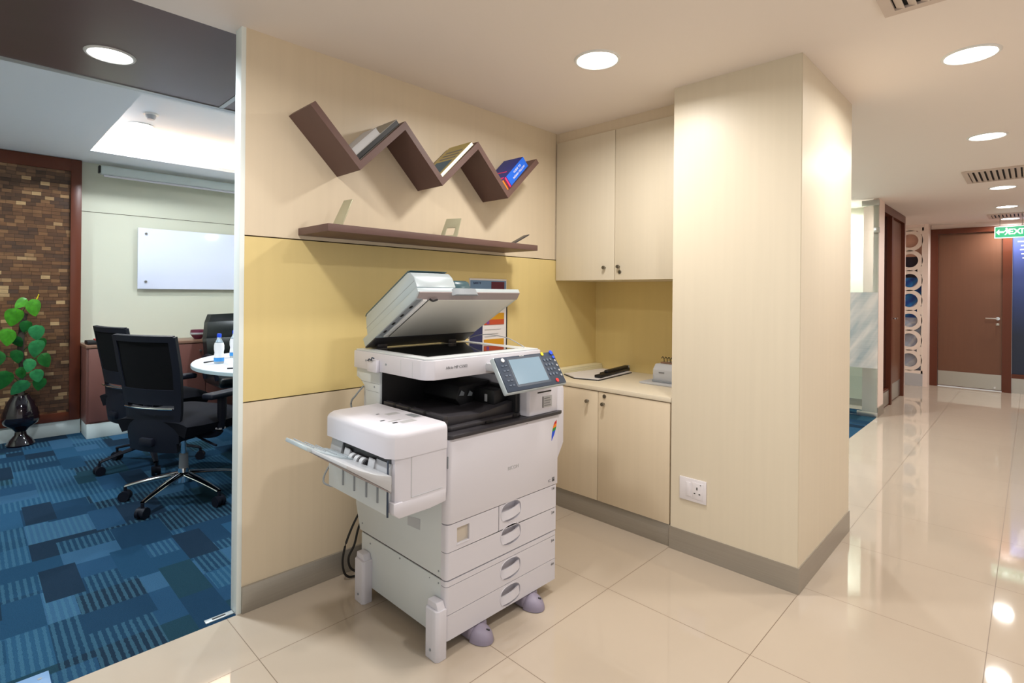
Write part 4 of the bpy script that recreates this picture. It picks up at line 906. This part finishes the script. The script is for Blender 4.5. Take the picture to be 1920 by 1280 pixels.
# table
TC = (2.03, 4.24); TR = .885
t = thing('round_table', (*TC, 0), 'round white meeting table with water bottles on it', 'table')
MB().lathe([(0, .738), (TR - .006, .738), (TR, .732), (TR, .712), (TR - .006, .706), (0, .706)], (*TC, 0), n=72).build('tabletop', 'whitetable', t)
MB().lathe([(TR - .001, .7065), (TR + .0015, .708), (TR + .0015, .730), (TR - .001, .7315)], (*TC, 0), n=72).build('edge_band', 'tableedge', t)
MB().lathe([(0, 0), (.30, 0), (.30, .02), (.08, .05), (.06, .10), (.06, .66), (.20, .705), (0, .7055)], (*TC, 0), n=32).build('pedestal', 'mfpmid', t)
def bottle(x, y, label):
    t = thing('water_bottle', (x, y, .738), label, 'bottle', 'water bottles on the round table')
    MB().lathe([(0, 0), (.031, 0), (.034, .01), (.033, .05), (.029, .08), (.033, .105), (.033, .13), (.028, .155), (.014, .185), (.013, .20), (0, .20)], (x, y, .738), n=24).build('body', 'bottle', t)
    MB().lathe([(.0345, .018), (.0345, .045)], (x, y, .738), n=24).build('lower_label', 'c_skyb', t)
    MB().lathe([(.0345, .046), (.0318, .072), (.0300, .082), (.0342, .106), (.0342, .135), (.029, .155)], (x, y, .738), n=24).build('upper_label', 'c_white', t)
    MB().lathe([(0, .222), (.013, .222), (.0150, .218), (.0150, .195), (.013, .195)], (x, y, .738), n=20).build('cap', 'c_blue', t)
    return t
b0 = bottle(1.325, 4.33, 'blue capped water bottle nearest the left edge of the round table')
copy_tree(b0, (1.53, 4.63, .738), label='blue capped water bottle partly hidden by the white wall edge')
def pen(a, b_, label):
    t = MB().cyl(a, b_, .005, .003, n=10).build('pen', 'c_black'); return tag(t, label, 'pen', 'pens on the round table')
pen((1.25, 4.42, .743), (1.37, 4.50, .743), 'short dark pen lying behind the left water bottle'); pen((1.27, 3.98, .743), (1.46, 3.93, .743), 'long dark pen lying near the front edge of the table')
# plant
VX, VY = .328, 5.93
t = thing('potted_vine', (VX, VY, 0), 'climbing heart leaf plant in a glossy black footed vase', 'potted plant')
MB().lathe([(0, 0), (.088, 0), (.092, .012), (.072, .05), (.040, .085), (.036, .115), (.060, .145), (.108, .18), (.122, .21), (.116, .26), (.086, .36), (.058, .40), (.056, .415), (.046, .415), (.05, .39), (.0, .38)], (VX, VY, 0), n=40).build('vase', 'vase', t)
MB().tube([(VX, VY, .38), (VX + .008, VY, .6), (VX - .004, VY, .8), (VX + .01, VY, 1.02), (VX + .02, VY, 1.08)], .022, n=10).build('moss_pole', 'stem', t)
leaves = [(-.05, 1.06, .105, 'leafA', .2), (.055, 1.13, .10, 'leafA', -.3), (-.075, .90, .10, 'leafA', .15), (.085, .93, .092, 'leafB', -.1), (.075, .80, .105, 'leafB', 0), (.055, .66, .08, 'leafB', .3), (.09, .575, .08, 'leafB', -.2), (-.02, .50, .10, 'leafB', .6), (-.14, .72, .11, 'leafC', .4), (-.11, .56, .11, 'leafC', .2), (.13, .69, .09, 'leafC', -.5), (-.02, .74, .08, 'leafC', 0), (.11, .50, .08, 'leafC', .1), (-.01, .60, .07, 'leafC', -.3), (.0, 1.16, .07, 'leafA', .9), (.02, .98, .07, 'leafC', .2), (-.18, .64, .08, 'leafC', -.3), (-.02, .86, .07, 'leafC', -.4), (.12, .84, .06, 'leafC', -.4)]
for i, (dx, z, sz, m, ro) in enumerate(leaves):
    def lf_(a, b):
        # heart outline: v along the leaf (tip down), u across
        v = a; wv = max(0.0, (math.sin(PI * min(1, v ** .62)) ** .75)) * .56
        u = (b - .5) * 2
        droop = .12 * v * v + .12 * abs(u) * wv
        lobe = .16 * abs(u) * (1 - v) ** 2
        return (u * wv * sz, -.35 * sz * (1 - v) - sz * .5 * (.25 - droop), (-v + lobe + .35) * sz * 1.25)
    mxl = Matrix.Translation((VX + dx, VY - .05 - .012 * (i % 4) - (0 if m != 'leafC' else -.03), z + .0)) @ Matrix.Rotation(ro, 4, 'Y') @ Matrix.Rotation(.5 * math.sin(i * 2.1), 4, 'Z')
    lo_ = MB().grid(lf_, 12, 8, mx=mxl).build('leaf', m, t)
    if i < 14: MB().tube([mxl @ Vector(lf_(.05, .5)), Vector((VX + dx * .4, VY - .02, z + .0)), Vector((VX, VY, z - .06))], .003, n=5, sub=3).build('petiole', 'leafC', t)
for p in ([(VX + .06, VY - .05, 1.14), (VX + .09, VY - .05, 1.20), (VX + .10, VY - .06, 1.235)], [(VX + .07, VY - .05, 1.16), (VX + .095, VY - .05, 1.11)]): MB().tube(p, .004, n=6, sub=3).build('shoot', 'c_yellow', t)

# office chairs
def star_base(t, m, r=.32, hub_z=.10, a0=0.0, drop=True):
    MB().cyl((0, 0, .10), (0, 0, .185), .038, .030, n=24).build('hub', m, t)
    for k in range(5):
        a = a0 + k * 2 * PI / 5; d = Vector((math.cos(a), math.sin(a), 0)); s = Vector((-d.y, d.x, 0))
        c = MB()
        def fn(u, v, d=d, s=s):
            w = .030 * (1 - u) + .014 * u; ang = v * 2 * PI; rr = .02 + (r - .02) * u
            zz = .150 - .022 * u * u - .040 * u
            q = d * rr + s * (w * math.cos(ang)) + Vector((0, 0, zz + .013 * math.sin(ang) * (1 - .35 * u)))
            return q
        c.grid(fn, 8, 12); 
        c.build('base_leg', m, t)
        p = d * r
        cs = MB(); cs.cyl(p + Vector((0, 0, .05)), p + Vector((0, 0, .085)), .009, n=10, mi=0)
        for sg_ in (-1, 1): cs.cyl(p + s * sg_ * .008 + Vector((0, 0, .030)), p + s * sg_ * .026 + Vector((0, 0, .030)), .030, n=20, mi=0)
        cs.cyl(p - s * .024 + Vector((0, 0, .036)), p + s * .024 + Vector((0, 0, .036)), .026, n=16, mi=0)
        cs.build('caster', 'chairplas', t)
def office_chair(x, y, phi, label, chrome=True, a0=.2):
    t = thing('office_chair', (x, y, 0), label, 'office chair', 'black mesh office chairs', rz=phi - PI / 2, local=True)   # local +Y is forward
    star_base(t, 'chrome' if chrome else 'chairplas', a0=a0)
    MB().cyl((0, 0, .15), (0, 0, .27), .027, .024, n=20).build('column_sleeve', 'mfpmid' if chrome else 'chairplas', t)
    MB().cyl((0, 0, .26), (0, 0, .40), .014, n=16).build('gas_lift', 'chrome', t)
    MB().box(-.10, -.14, .375, .10, .12, .425, bev=.015, seg=3).build('mechanism', 'chairplas', t)
    # seat cushion
    def seat(u, v):
        xx = (u - .5) * .50; yy = (v - .5) * .48 + .03
        return (xx * (1 - .06 * (2 * v - 1) ** 2), yy, .455 + .028 * (1 - (2 * u - 1) ** 4) * (1 - (2 * v - 1) ** 4) - .03 * max(0, v - .75) * 4 * .6 - .02 * (2 * u - 1) ** 6)
    MB().grid(seat, 14, 14, thick=-.075).build('seat', 'fabric', t)
    # back frame: curved shell, mesh panel
    def bx(u, z):   # surface of the back at height z
        k = max(0, (z - .42) / .60); hw = .190 + .045 * min(1, k * 1.5)
        yy = -.245 + .12 * max(0, .43 - z) - .10 * max(0, k - .25) ** 1.3 + .035 * (2 * u - 1) ** 2
        return Vector(((2 * u - 1) * hw, yy, z))
    for s0, s1, nm in ((0, .09, 'back_upright'), (.91, 1.0, 'back_upright')):
        MB().grid(lambda u, v: bx(s0 + (s1 - s0) * u, .40 + .615 * v), 3, 14, thick=.024).build(nm, 'chairplas', t)
    MB().grid(lambda u, v: bx(.03 + .94 * u, .985 + .035 * v), 12, 3, thick=.024).build('top_rail', 'chairplas', t)
    MB().grid(lambda u, v: bx(.06 + .88 * u, .66 + .34 * v) + Vector((0, .006, 0)), 12, 10, thick=.006).build('mesh_panel', 'mesh', t)
    MB().grid(lambda u, v: bx(.06 + .88 * u, .62 + .09 * v), 12, 4, thick=.02).build('lumbar_pad', 'chairplas', t)
    MB().grid(lambda u, v: bx(.03 + .94 * u, .345 + .255 * v), 12, 8, thick=.026).build('lower_shell', 'chairplas', t)
    MB().tube([bx(.08 + .84 * k / 8, .602) + Vector((0, -.016, 0)) for k in range(9)], .0045, n=6, sub=1).build('trim_line', 'chrome', t, label='thin chrome line')
    MB().box(-.05, -.26, .38, .05, -.08, .43, bev=.012).build('back_bracket', 'chairplas', t)
    for sx in (-1, 1):
        a = MB(); a.tube([(sx * .10, 0, .40), (sx * .24, .0, .41), (sx * .285, 0, .47), (sx * .29, .0, .64)], [.022, .02, .022, .026], n=10, sub=5)
        a.build('arm_post', 'chairplas', t)
        MB().box(sx * .295 - .042, -.12, .64, sx * .295 + .042, .15, .675, bev=.014, seg=3).build('arm_pad', 'chairplas', t)
        MB().box(sx * .27 - .01, -.02, .445, sx * .27 + .03, .02, .455).build('arm_bolt', 'mfpgrey', t)
    MB().tube([(.10, -.02, .40), (.22, -.04, .375), (.30, -.05, .36)], .007, n=8, sub=3).build('height_lever', 'chairplas', t)
    return t
office_chair(.955, 3.76, math.radians(28), 'black mesh office chair with chrome star base, nearest the doorway', True, a0=1.12)
office_chair(.97, 4.66, math.radians(14), 'black mesh office chair with black star base behind the chrome based chair', False, a0=.9)
# leather chair
t = thing('leather_chair', (1.86, 5.42, 0), 'black padded leather chair on the far side of the round table', 'office chair', rz=PI, local=True)
star_base(t, 'chairplas', a0=.1)
MB().cyl((0, 0, .12), (0, 0, .40), .022, n=16).build('column', 'chairplas', t)
MB().box(-.27, -.24, .40, .27, .26, .50, bev=.04, seg=3).build('seat', 'leather', t)
def lb(u, v):
    z = .50 + .55 * v; return ((2 * u - 1) * (.25 + .025 * math.sin(PI * v)) * (1 - .10 * v ** 6), -.22 - .10 * v + .03 * (2 * u - 1) ** 2 + .018 * abs(math.sin(v * PI * 3.5)), z)
MB().grid(lb, 12, 28, thick=.07).build('backrest', 'leather', t)
for sx in (-1, 1): MB().tube([(sx * .27, -.15, .45), (sx * .30, -.14, .62), (sx * .30, .0, .68), (sx * .30, .15, .66), (sx * .27, .18, .47)], .018, n=8).build('armrest', 'chairplas', t)

# floor hardware in the doorway carpet
t = thing('door_floor_socket', (.705, 2.276, 0), 'narrow steel door socket plate set in the carpet beside the white wall edge', 'door fitting', 'door fittings in the carpet')
B('plate', 'alu', .655, 2.262, -.002, .755, 2.288, .003, .001, parent=t)
B('slot', 'c_black', .68, 2.270, .0031, .728, 2.280, .0034, parent=t)
t = thing('floor_spring_cover', (.14, 2.30, 0), 'pale grey square floor spring cover at the carpet edge, bottom left', 'door fitting', 'door fittings in the carpet')
B('cover_plate', 'c_skyblue', .03, 2.262, -.002, .205, 2.352, .004, .001, parent=t); MB().cyl((.18, 2.32, .004), (.18, 2.32, .0048), .006, n=12).build('pivot_mark', 'mfpmid', t)
